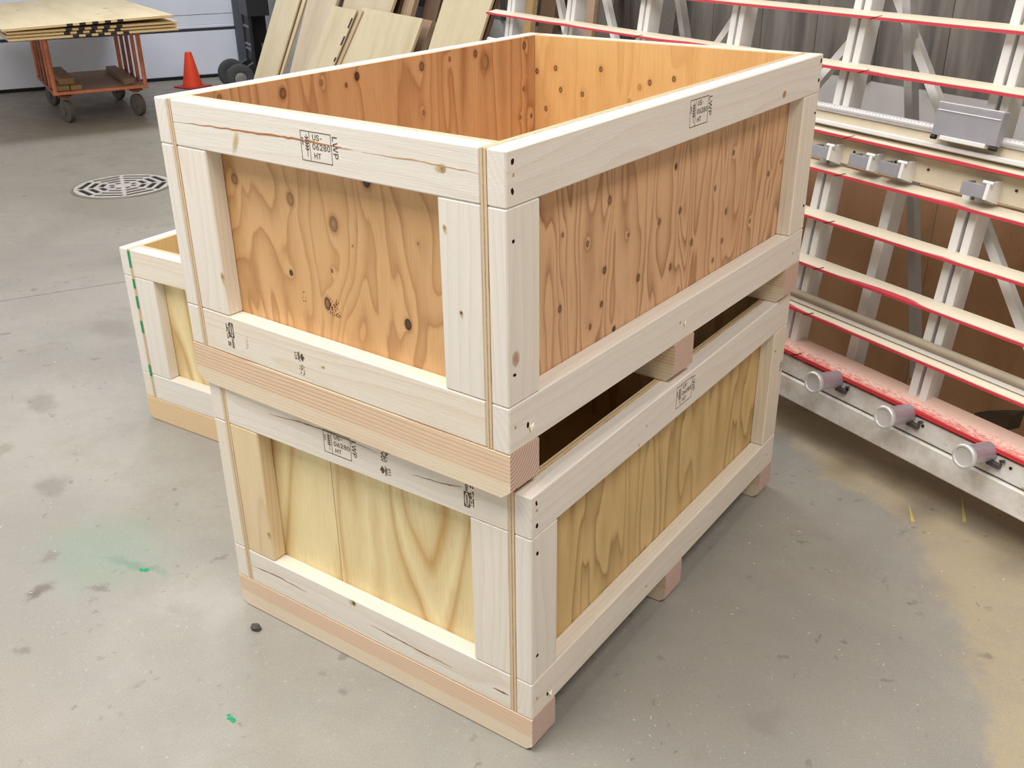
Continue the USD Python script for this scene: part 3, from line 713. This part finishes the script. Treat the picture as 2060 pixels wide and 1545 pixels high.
# posts: two profiles side by side
for s in (-2.47, -2.0, -1.52, -1.03, -.53, -.03, .47, .97):
    put(saw, 'post', block(s - .031, s - .005, .10, 1.62, -.10, -.043, .002), WHITE)
    put(saw, 'post', block(s + .006, s + .030, .10, 1.62, -.10, -.043, .002), WHITE)
for s in (-1.52, -.53, .47, 1.2):
    put(saw, 'foot', hull([(s + a, y, z) for a in (-.035, .035) for y, z in ((-.118 + .0422, -.30), (-.118 + .0282, -.20), (.16, -.07), (.16, -.11))]), WHITE)
put(saw, 'lower_post', block(-.345, -.312, .10, .72, -.16, -.105, .002), WHITE)
def brace(a, b, w=.026, z0=-.150, z1=-.125):
    a, b = V(*a), V(*b); d = (b - a) / np.linalg.norm(b - a); e = V(-d[1], d[0]) * w / 2
    put(saw, 'brace', hull([(*(q + s_ * e), z) for q in (a, b) for s_ in (-1, 1) for z in (z0, z1)]), WHITE)
brace((-.545, 1.165), (-1.06, .50)); brace((-.50, 1.22), (.40, .13)); brace((-2.45, 1.45), (-2.02, .75)); brace((-1.06, 1.2), (-1.5, .6)); brace((-2.02, 1.3), (-1.62, .7))
# scale rail and its ledge above the middle slat
put(saw, 'rail_bed', block(SL0, SL1, .832, .872, -.060, -.030, .002), DUSTY)
put(saw, 'rail_ledge', block(SL0, SL1, .836, .848, -.032, -.010, .002), WHITE)
rl = put(saw, 'scale_rail', cyl((SL0, .884, -.028), (SL1, .884, -.028), .012, 20), ALU, 30)
put(rl, 'scale_marks', cat(*[block(s, s + .0012, .8865, .8925 if k % 5 else .894, -.0185, -.0172, .0002) for k, s in enumerate(np.arange(-.65, 1.2, .012))]), plain('red_ticks', (206, 150, 150), .6))
# sliding stop on the rail
st = put(saw, 'stop_block', cat(block(-.163, .027, .872, .953, .004, .008, .001), block(-.163, -.160, .872, .953, -.016, .006, .001), block(.024, .027, .872, .953, -.016, .006, .001)), STEEL)
put(st, 'stop_lip', hull([(-.160, .934, .0082), (.024, .934, .0082), (-.160, .936, .0105), (.024, .936, .0105), (-.160, .938, .0082), (.024, .938, .0082)]), ALU)
put(st, 'stop_lip', block(-.163, .027, .9535, .957, -.016, .008, .001), ALU)
put(st, 'stop_shoe', block(-.135, .000, .862, .874, -.006, .012, .002), WHITE)
put(st, 'stop_knob', cyl((-.164, .866, .004), (-.150, .866, .004), .006, 16), M['black'], 30)
put(st, 'stop_knob', cyl((.012, .866, .004), (.030, .866, .004), .006, 16), M['black'], 30)
# flip-up supports on a cream ledge between two slats
put(saw, 'support_beam', block(SL0, SL1, .735, .805, -.058, -.040, .002), DUSTY)
for s in (-.521, -.372, -.262, .003, .268, .55):
    cl = put(saw, 'flip_support', cat(block(s - .038, s + .032, .742, .776, .004, .010, .001), block(s - .038, s - .033, .742, .776, -.040, .008, .001), block(s - .036, s + .031, .742, .746, -.040, .008, .001)), STEEL)
    put(cl, 'cheek', hull([(s + .033, .790, -.04), (s + .043, .790, -.04), (s + .033, .730, -.04), (s + .043, .730, -.04), (s + .033, .782, .012), (s + .043, .782, .012), (s + .033, .742, .014), (s + .043, .742, .014)]), WHITE)
    put(cl, 'hinge_pin', cyl((s + .020, .783, .006), (s + .050, .783, .006), .006, 12), ALU, 30)
    put(saw, 'bolt', cyl((s + .085, .775, -.0405), (s + .085, .775, -.036), .0032, 10), M['black'], 30)
# tube above the last white slat
put(saw, 'guide_tube', cyl((SL0, .318, -.030), (SL1, .318, -.030), .013, 18), TAUPE, 30)
put(saw, 'guide_ledge', block(SL0, SL1, .292, .306, -.046, -.024, .002), WHITE)
# bottom beam in two steps with a groove, rollers in front
put(saw, 'bottom_beam', block(SL0, SL1, -.004, .068, -.070, .012, .004), BEAM)
put(saw, 'beam_lip', block(SL0, SL1, .072, .128, -.070, .004, .003), BEAM)
put(saw, 'groove_liner', block(SL0, SL1, .066, .074, -.066, -.004, .001), DARKGREY)
for s in (-.2696, -.0087, .2452, .52, .80, -.55, -.85):
    ro = put(saw, 'roller', lathe([(0, .0), (.024, 0), (.026, .004), (.026, .095), (.0255, .097)], (s, .129, .004), (0, 0, 1), 32), ALU_P, 40)
    put(ro, 'roller_flange', lathe([(.0255, .0), (.031, .002), (.033, .006), (.033, .014), (.030, .017), (.026, .017), (.0245, .013), (.0, .012)], (s, .129, .097), (0, 0, 1), 32), ALU, 40)
    put(ro, 'bracket_pin', cat(block(s + .008, s + .046, .098, .112, .004, .018, .002), cyl((s + .04, .118, .008), (s + .052, .124, .012), .004, 10)), DARKGREY)
for k_ in range(7):
    put(saw, 'bolt', cyl((-.225 + .27 * k_, .112, .0045), (-.225 + .27 * k_, .112, .007), .004, 10), M['black'], 30)
# black vent grille under the lowest slat at the left
vg = put(saw, 'vent_grille', block(-1.0, -.385, .098, .150, -.060, -.012, .003), M['black'])
for k_ in range(11):
    s = -.42 - .05 * k_
    put(vg, 'vent_slat', hull([(s, .104, -.0115), (s + .020, .104, -.0115), (s - .030, .146, -.0115), (s - .010, .146, -.0115), (s, .104, -.006), (s + .020, .104, -.006), (s - .030, .146, -.008), (s - .010, .146, -.008)]), WHITE)
put(saw, 'clamp_block', hull([(.10, .150, -.13), (.20, .148, -.13), (.203, .192, -.13), (.185, .203, -.13), (.10, .158, -.13), (.10, .150, -.19), (.20, .148, -.19), (.20, .20, -.19), (.10, .158, -.19)]), plain('grease_dark', (82, 74, 62), .6))
def in_saw(s, off, z):
    X = room(s, off, z) - SAW_O
    return X @ H, X @ UP, X @ NN
for s in (-1.40, -.40, .62, 1.40):                        # sloping rear legs and the brown sheets standing against them
    put(saw, 'rear_leg', hull([in_saw(s + d, o_ + e, z) for d in (-.014, .014) for e in (0, .03) for o_, z in ((.20, 1.40), (.555, .06))]), plain('leg_grey_%d' % int(50 + 10 * s), (186, 186, 186), .5))
for a in (-1.42, -.46, .50):
    pan = [in_saw(a + d, o_, z) for d in (.002, .958) for o_ in (.60, .612) for z in (.001, .70)]
    x0 = np.array(in_saw(a + .96, .60, .001)); ux = np.array(in_saw(a + .96, .60, 1.001)) - x0; uz = np.array(in_saw(a + .96, -.40, .001)) - x0
    piece(saw, 'rear_panel', block(0, .70, .002, .958, -.012, 0, .001), M['brown_panel'], ux, np.cross(uz, ux), uz, x0)

# ------------------------------------------------------------------ boards leaning on the back wall, left of the saw
KL = .445
CL = math.cos(math.atan(KL)); LZ = V(0, 0, 1) * CL + PN * KL * CL; LN = np.cross(H, LZ)
M['sheet_a'] = plywood('board_a', (214, 199, 166), (186, 164, 126), 3.0, (.6, 3.6), .5, (), seed=2.2, soft=True, thick=.018)
M['sheet_b'] = plywood('board_b', (204, 186, 160), (172, 148, 120), 3.0, (.6, 3.6), .5, (), seed=6.2, soft=True, thick=.018)
M['plank_dark'] = lumber('plank_dark', (108, 84, 66), (66, 48, 36), 20, .7)
M['plank_mid'] = lumber('plank_mid', (176, 148, 122), (128, 100, 78), 20, .6)
M['plank_tan'] = lumber('plank_tan', (184, 156, 112), (140, 112, 74), 20, .6)
M['plank_grey'] = lumber('plank_grey', (96, 88, 82), (60, 54, 50), 20, .6)
def leaning(name, label, a, bl, br, tl, tr, ztop, th_, mat, group=None, marks=(), catg=None):
    """A board whose foot line is at bl..br and whose edges pass tl..tr at height 1 m (positions along the wall)."""
    hl = ztop / CL
    k = 1 / CL
    up0, up1 = bl + (tl - bl) * ztop, br + (tr - br) * ztop
    pts = [(bl, 0), (br, 0), (up1, hl), (up0, hl)]
    m = trimesh.creation.extrude_polygon(Polygon(pts), th_, engine='earcut')
    m.apply_translation((0, 0, -th_))
    # grain along the board: its own x runs up
    v = np.array(m.vertices); m2 = trimesh.Trimesh(np.stack([v[:, 1], -(v[:, 0] - bl), v[:, 2]], 1), m.faces, process=False)
    o = room(bl, a)
    q = thing(name, label, catg or name.split('_')[-1], LZ, -H, LN, o + V(0, 0, th_ * KL * CL + .001), group)
    w = abs(br - bl)
    piece(q, 'board', m2, mat, (1, 0, 0), (0, 1, 0), (0, 0, 1), (0, 0, 0))
    for z0, z1 in marks:                                   # black dashes down its right edge
        ed = lambda z: -(br + (tr - br) * z - bl)
        put(q, 'edge_mark', hull([(z / CL, ed(z) + d, n) for z in (z0, z1) for d in (.001, .026) for n in (-.001, .0008)]), M['black'])
    return q
B = 'leaning_board'
leaning(B, 'pale plywood strip leaning against the wall, leftmost board beside the hand truck', .06, -6.533, -6.064, -6.547, -6.041, 1.85, .012, M['sheet_a'])
leaning(B, 'narrow pale plywood strip leaning directly behind the leftmost board', .085, -6.113, -6.042, -6.085, -5.971, 1.72, .016, M['sheet_a'])
leaning(B, 'greyish plywood board leaning between the leftmost board and the short strip', .06, -5.734, -5.368, -5.886, -5.328, 1.9, .018, M['sheet_b'])
leaning(B, 'thin tan board edge leaning behind the short plywood strip', .13, -5.441, -5.264, -5.414, -5.242, 1.6, .018, M['sheet_b'])
leaning(B, 'tall pale plywood board leaning behind the short square cut sheet', .05, -5.10, -4.477, -5.18, -4.415, 1.9, .018, M['sheet_b'])
leaning(B, 'short pale plywood strip with black dashes down its edge, in front of the leaning boards', -.035, -5.410, -5.017, -5.151, -4.731, .95, .010, M['sheet_a'], marks=((.84, .90), (.735, .79), (.635, .66)))
leaning(B, 'second short plywood strip leaning just behind the strip with black dashes', -.015, -5.070, -5.000, -4.79, -4.68, .95, .010, M['sheet_b'])
leaning(B, 'short square cut plywood sheet leaning in front of the tall boards', .0, -4.960, -3.951, -4.730, -3.866, .962, .015, M['sheet_a'])
leaning(B, 'tall wide pale plywood board leaning nearest to the left end of the panel saw', .04, -3.728, -3.196, -3.764, -3.234, 1.9, .014, M['sheet_a'])
leaning(B, 'dark edged strip leaning behind the wide board near the saw', .07, -3.212, -3.182, -3.276, -3.232, 1.9, .018, M['plank_dark'])
P = 'leaning_plank'
leaning(P, 'dark brown plank in the gap right of the leftmost board', .16, -6.06, -5.70, -6.02, -5.80, 1.6, .03, M['plank_dark'])
leaning(P, 'dark brown plank leaning just right of the tall board behind the square sheet', .12, -4.55, -4.335, -4.552, -4.478, 1.75, .03, M['plank_dark'])
leaning(P, 'pinkish tan plank leaning between two dark planks', .12, -4.301, -4.188, -4.409, -4.268, 1.75, .03, M['plank_mid'])
leaning(P, 'knotty dark plank leaning behind the short block', .20, -3.95, -3.871, -4.277, -4.081, 1.55, .03, M['plank_dark'])
leaning(P, 'grey weathered plank leaning left of the wide board', .24, -3.851, -3.589, -4.141, -4.039, 1.48, .03, M['plank_grey'])
leaning(P, 'short light plank end leaning right of the square cut sheet', .10, -4.169, -3.993, -4.046, -3.918, .935, .03, M['plank_mid'])
leaning(P, 'tan plank leaning behind the left end of the panel saw', 0.24, -2.953, -2.636, -3.277, -3.105, 1.45, .03, M['plank_tan'])
leaning(P, 'brown plank leaning behind the second saw post', 0.29, -2.679, -2.541, -3.108, -2.967, 1.3, .03, M['plank_dark'])
leaning(P, 'narrow brown plank leaning behind the saw between its left posts', 0.27, -2.34, -2.125, -2.742, -2.595, 1.4, .03, M['plank_mid'])
leaning(P, 'rightmost brown grey plank leaning behind the saw', 0.31, -1.668, -1.619, -2.158, -2.04, 1.3, .03, M['plank_grey'])
leaning(P, 'dark grey plank leaning second from right behind the saw', 0.29, -2.076, -2.02, -2.585, -2.472, 1.35, .03, M['plank_grey'])

# ------------------------------------------------------------------ hand truck in the corner
ht = thing('hand_truck', 'black two wheeled hand truck standing by the garage door corner', 'hand truck', o=(-6.86, 5.22, 0))
W1, W2 = V(-7.06, 5.30, .13) - V(-6.86, 5.22, 0), V(-6.72, 5.11, .13) - V(-6.86, 5.22, 0)
ax = (W2 - W1) / np.linalg.norm(W2 - W1); sd = V(-ax[1], ax[0], 0); sd = sd if sd[0] * f_[0] + sd[1] * f_[1] > -9 else -sd
side = np.cross(ax, V(0, 0, 1)); side = side if side @ r_ > 0 else -side
for c in (W1, W2):
    w = put(ht, 'wheel', lathe([(.06, -.03), (.10, -.036), (.122, -.028), (.13, -.012), (.13, .012), (.122, .028), (.10, .036), (.06, .03), (.055, .02), (.0, .02)], c, ax, 36), plain('tyre_%d' % (c is W2), (70, 70, 72), .7), 30)
    put(w, 'hub', lathe([(0, .042), (.03, .042), (.034, .036), (.055, .030), (.055, -.03), (.034, -.036), (.03, -.042), (0, -.042)][::-1], c, ax, 28), plain('hub_grey_%d' % (c is W2), (128, 126, 124), .5), 30)
put(ht, 'axle', cyl(W1, W2, .012), M['black'], 30)
f1, f2 = W1 + ax * .06 + side * .16, W2 - ax * .06 + side * .16
for q in (f1, f2):
    b = V(q[0], q[1], .02)
    put(ht, 'upright', tube([b, b + V(0, 0, 1.15), b + V(0, 0, 1.25) - side * .06], .016, 14), M['black'], 30)
    put(ht, 'wheel_bracket', hull([(*(q + side * .01)[:2], .26), (*(q - side * .02)[:2], .26), (*(q + side * .01)[:2], .06), (*(q - side * .19)[:2], .10), (*(q - side * .19)[:2], .16)] + [(x + ax[0] * .012, y + ax[1] * .012, z) for x, y, z in [(*(q + side * .01)[:2], .26), (*(q + side * .01)[:2], .06), (*(q - side * .19)[:2], .10), (*(q - side * .19)[:2], .16)]]), M['black'])
for z in (.18, .36, .40, .56, .80):
    put(ht, 'cross_bar', cyl(V(f1[0], f1[1], z), V(f2[0], f2[1], z), .014), plain('truck_grey_%d' % int(z * 100), (120, 120, 124), .45) if z in (.36, .40, .56) else M['black'], 30)
for k_ in range(3):
    a = f1 + (f2 - f1) * (k_ + 1) / 4
    put(ht, 'back_strap', block(-.03, .03, .10, 1.1, -.004, .004).apply_transform(np.array([[ax[0], 0, side[0], a[0]], [ax[1], 0, side[1], a[1]], [0, 1, 0, 0], [0, 0, 0, 1.0]])), plain('truck_dark_%d' % k_, (38, 36, 38), .5))
put(ht, 'nose_plate', hull([(*(f1 + side * d)[:2], z) for d in (0, .14) for z in (0.002, .012)] + [(*(f2 + side * d)[:2], z) for d in (0, .14) for z in (0.002, .012)]), M['black'])
put(ht, 'top_plate', hull([(*(f1 + side * d - ax * .03)[:2], z) for d in (-.02, .18) for z in (.66, 1.05)] + [(*(f2 + side * d + ax * .03)[:2], z) for d in (-.02, .18) for z in (.66, 1.05)]), M['black'])
put(ht, 'side_guard', hull([(*(f2 + side * d + ax * e)[:2], z) for d in (.08, .22) for e in (.0, .01) for z in (.30, .42)]), plain('mauve_steel', (92, 78, 82), .5))
put(ht, 'side_guard', hull([(*(f1 + side * d + ax * e)[:2], z) for d in (.02, .20) for e in (.0, .02) for z in (.05, .66)]), plain('guard_black', (28, 26, 28), .6))

# ------------------------------------------------------------------ traffic cone
cone = thing('traffic_cone', 'small orange traffic cone on the floor in front of the garage door', 'traffic cone', o=(-7.40, 5.09, 0))
ORANGE = plain('cone_orange', (240, 78, 44), 0.5, 0.4, var=0.05, scale=4)
put(cone, 'cone_body', lathe([(0, .012), (.092, .012), (.090, .03), (.032, .315), (.028, .322), (.0, .322)], (0, 0, 0), (0, 0, 1), 36), ORANGE, 40)
put(cone, 'base_plate', block(-.13, .13, -.13, .13, 0, .014, .005), plain('cone_base', (176, 60, 48), .6))

# ------------------------------------------------------------------ floor drain
dn = thing('floor_drain', 'round cast iron floor drain grate with slots, set in the concrete', 'floor drain', o=(-4.665, 2.36, 0))
put(dn, 'pit_shade_disc', lathe([(0, .0012), (.285, .0012), (.285, .0002), (0, .0002)], (0, 0, 0), (0, 0, 1), 48).copy(), plain('pit_shade_black', (26, 23, 21), .9))  # flat black disc, painting the shade below the slots; no real pit
holes = []
rot0 = math.radians(146.8)
for k_ in range(8):
    a0, a1 = rot0 + k_ * math.pi / 4, rot0 + (k_ + 1) * math.pi / 4
    am = (a0 + a1) / 2
    for j, rr in enumerate((.068, .124, .180, .236)):
        half = (rr - .015) * math.tan(math.pi / 8) - .007
        half = max(.009, half)
        strip = sbox(rr - .0145, -half, rr + .0145, half).buffer(.002)
        holes.append(affinity.rotate(strip, am, origin=(0, 0), use_radians=True))
plate = Point(0, 0).buffer(.287, 64).difference(union_all(holes))
IRON = plain('cast_iron', (190, 185, 178), .5, .4, .25, var=.12, scale=20)
gm = trimesh.creation.extrude_polygon(plate, .005, engine='earcut'); gm.apply_translation((0, 0, .0013))
put(dn, 'grate', gm, IRON)
put(dn, 'rim', lathe([(.291, .0003), (.291, .0045), (.294, .006), (.303, .006), (.306, .0003), (.291, .0003)], (0, 0, 0), (0, 0, 1), 64), plain('rim_iron', (128, 120, 110), .55, .4, .2), 40)

# ------------------------------------------------------------------ cart with plywood sheets
CA, CB = V(.426, .905, 0), V(-.905, .426, 0)
cart = thing('platform_cart', 'orange steel platform cart with tubular side frames on casters by the garage door', 'cart', CA, CB, V(0, 0, 1), (-6.781, 3.278, 0))
CO = plain('cart_orange', (208, 124, 90), .5, .4, var=.14, scale=14)
CO_D = plain('cart_rust', (160, 100, 84), .6, .3, var=.15, scale=14)
WC, DC = .73, 1.12
put(cart, 'deck', block(.03, WC - .03, .03, DC - .03, .232, .250, .002), plain('deck_rust', (170, 148, 136), .6, .3, .2, var=.2, scale=50))
for (a, b, c_, d_) in ((0, WC, 0, .035), (0, WC, DC - .035, DC)):
    put(cart, 'deck_rail', block(a, b, c_, d_, .228, .252, .004), CO)
for (a, b) in ((0, .035), (WC - .035, WC)):
    put(cart, 'deck_rail', block(a, b, 0.035, DC - .035, .228, .252, .004), CO_D)
def end_frame(x):
    put(cart, 'side_frame', tube([(x, .02, .24), (x, .02, .64), (x, .06, .70), (x, DC - .06, .70), (x, DC - .02, .64), (x, DC - .02, .24)], .017, 14), CO, 30)
    for y in (.30, .56, .82):
        put(cart, 'frame_bar', block(x - .010, x + .010, y - .032, y + .032, .24, .70, .003), CO_D if y > .5 else CO)
end_frame(.020); end_frame(WC - .020)
for (x, y) in ((.09, .10), (WC - .09, .10), (.09, DC - .10), (WC - .09, DC - .10)):
    ca = put(cart, 'caster', cat(block(x - .05, x + .05, y - .05, y + .05, .205, .215, .002), cyl((x, y, .19), (x, y, .21), .03, 16)), CO_D)
    put(ca, 'caster_wheel', lathe([(0, -.034), (.03, -.034), (.03, -.026), (.07, -.026), (.085, -.02), (.088, 0), (.085, .02), (.07, .026), (.03, .026), (.03, .034), (0, .034)], (x, y, .088), (.93, .36, 0), 28), plain('caster_grey_%d%d' % (x > .3, y > .5), (96, 88, 82), .7), 30)
def cart_pt(x, y, z): return V(-6.781, 3.278, 0) + CA * x + CB * y + V(0, 0, z)
bl_mat = lumber('block_wood', (160, 132, 92), (116, 92, 60), 30, .6); bl_mat2 = lumber('block_rusty', (150, 122, 106), (118, 92, 80), 30, .4)
def wood_block(label, x, y, z, l, w, h, mat, dr_=0.0):
    q = thing('wood_block', label, 'wood block', CB, -CA, V(0, 0, 1), cart_pt(x, y, z))
    piece(q, 'timber', block(0, l, -w, 0, 0, h, .003), mat, (1, 0, 0), (0, 1, 0), (0, 0, 1), (0, 0, 0))
wood_block('tan wood block lying on the left of the cart deck, at the deck edge', .045, .05, .2525, .55, .09, .038, bl_mat)
wood_block('tan wood block on the cart deck beside the block at its left edge', .14, .04, .2525, .52, .085, .038, bl_mat)
wood_block('tan wood block stacked on top of the two blocks on the cart deck', .075, .10, .2915, .75, .11, .05, bl_mat)
wood_block('flat grey brown board lying on the right side of the cart deck', .56, .10, .2525, .85, .085, .05, bl_mat2)
SE1 = V(.47, 1.09, 0); SE1 /= np.linalg.norm(SE1); SE2 = V(-SE1[1], SE1[0], 0)
SO = V(-6.30, 2.74, 0)
M['sheet_c'] = plywood('sheet_top', (226, 208, 168), (200, 176, 130), 3.0, (.35, 2.6), .5, [(1.0, -.9, .03, .02, .5), (1.5, -.3, .05, .012, .4), (.55, -.75, .02, .02, .5)], seed=8.8, soft=True, thick=.018, edge=(222, 196, 146), edge2=(166, 130, 84))
def sheet(label, z, tilt, dx, dy, off, dark):
    rt = math.atan2(tilt, 1.19)
    e1 = SE1 * math.cos(rt) + V(0, 0, 1) * math.sin(rt); e3 = np.cross(e1, SE2)
    q = thing('plywood_sheet', label, 'plywood sheet', SE2, -e1, e3, SO + SE1 * dx + SE2 * dy + V(0, 0, z), group='plywood sheets stacked on the cart')
    piece(q, 'panel', block(0, 2.35, -1.19, 0, 0, .018, .001), M['sheet_c'], (1, 0, 0), (0, 1, 0), (0, 0, 1), (0, 0, 0), shift=False)
    for k_ in range(5):
        y = -(.43 + off + .088 * k_)
        put(q, 'paint_mark', block(-.0012, .004, y - .042, y, -.0003, .0183, .0002), M['black'], label='black paint mark')
sheet('plywood sheet at the bottom of the stack on the orange cart', .7195, 0, 0, 0, .0, 0)
sheet('plywood sheet second from the bottom of the stack on the orange cart', .7415, 0.002, -.01, .012, -.045, 0)
sheet('plywood sheet second from the top of the stack on the orange cart', .7640, .004, .0, .004, -.04, 0)
sheet('warped plywood sheet on top of the stack on the orange cart, right corner lifted', .7875, .028, -.03, -.015, .0, 0)

# ------------------------------------------------------------------ small things on the floor
chip = thing('wood_knot_chip', 'small dark crumb of knot wood on the floor beside the lower crate', 'wood chip', o=(-.756, -.054, 0))
put(chip, 'crumb', trimesh.Trimesh(*(lambda m: (m.vertices * V(1, .7, .55) * (0.85 + .45 * meshkit.noise(m.vertices * 190)[:, None]) + V(0, 0, .0065), m.faces))(trimesh.creation.icosphere(3, .013)), process=False), plain('crumb_dark', (84, 78, 74), .8))
for (x, y, r, lb) in ((-.579, -.281, .011, 'bright green paint fleck on the floor nearest the camera'), (-1.177, -.060, .012, 'green paint fleck on the floor beside the pale green stain')):
    q = thing('paint_fleck', lb, 'paint fleck', o=(x, y, 0))
    put(q, 'fleck', flat(union_all([ellipse(rng.uniform(-r, r), rng.uniform(-r, r) * .6, r * rng.uniform(.3, .7), r * rng.uniform(.2, .5), rng.uniform(0, 3), 12, .2) for _ in range(6)]), .0006), GREEN)
for (a, b, lb) in (((.366, 1.358), (.395, 1.274), 'yellow wood splinter on the floor under the middle roller of the saw'), ((.479, 1.482), (.511, 1.356), 'long yellow wood splinter on the floor under the right roller of the saw')):
    a, b = V(*a, 0), V(*b, 0); d = (b - a) / np.linalg.norm(b - a); e = V(-d[1], d[0], 0)
    q = thing('wood_splinter', lb, 'wood splinter', o=tuple(b))
    L = np.linalg.norm(b - a)
    put(q, 'sliver', hull([(0, 0, 0), tuple(e * .010), tuple(e * .010 + V(0, 0, .004)), (0, 0, .004), tuple(-d * L), tuple(-d * L + e * .002 + V(0, 0, .002))]), plain('splinter_%d' % int(a[0] * 100), (214, 196, 130), .7))
ms = []
q = random.Random(5)
for _ in range(520):
    x, y = q.uniform(-3.4, 1.1), q.uniform(-1.0, 1.9)
    if q.random() < .45: x, y = q.uniform(.05, 1.0), q.uniform(-.3, 1.35)
    if y > 1.02 - .45 * (x - 1.0): continue
    if -.90 < x < .02 and -.02 < y < 1.26: continue
    if -1.92 < x < -1.0 and .46 < y < 1.8: continue
    r = q.uniform(.0008, .0020); an = q.uniform(0, 6.3); l = r * q.choice((1, 1, 1.3, 2, 3.5))
    c, s = math.cos(an), math.sin(an)
    ms.append(hull([(x + c * l, y + s * l, .0001), (x - c * l, y - s * l, .0001), (x - s * r * .6, y + c * r * .6, .0001), (x + s * r * .6, y - c * r * .6, .0001), (x, y, r * .7)]))
put(WORLD, 'sawdust_flakes', cat(*ms), plain('sawdust_pale', (236, 226, 206), .8), kind='stuff', label='tiny pale sawdust flakes scattered over the concrete floor', cat='sawdust')
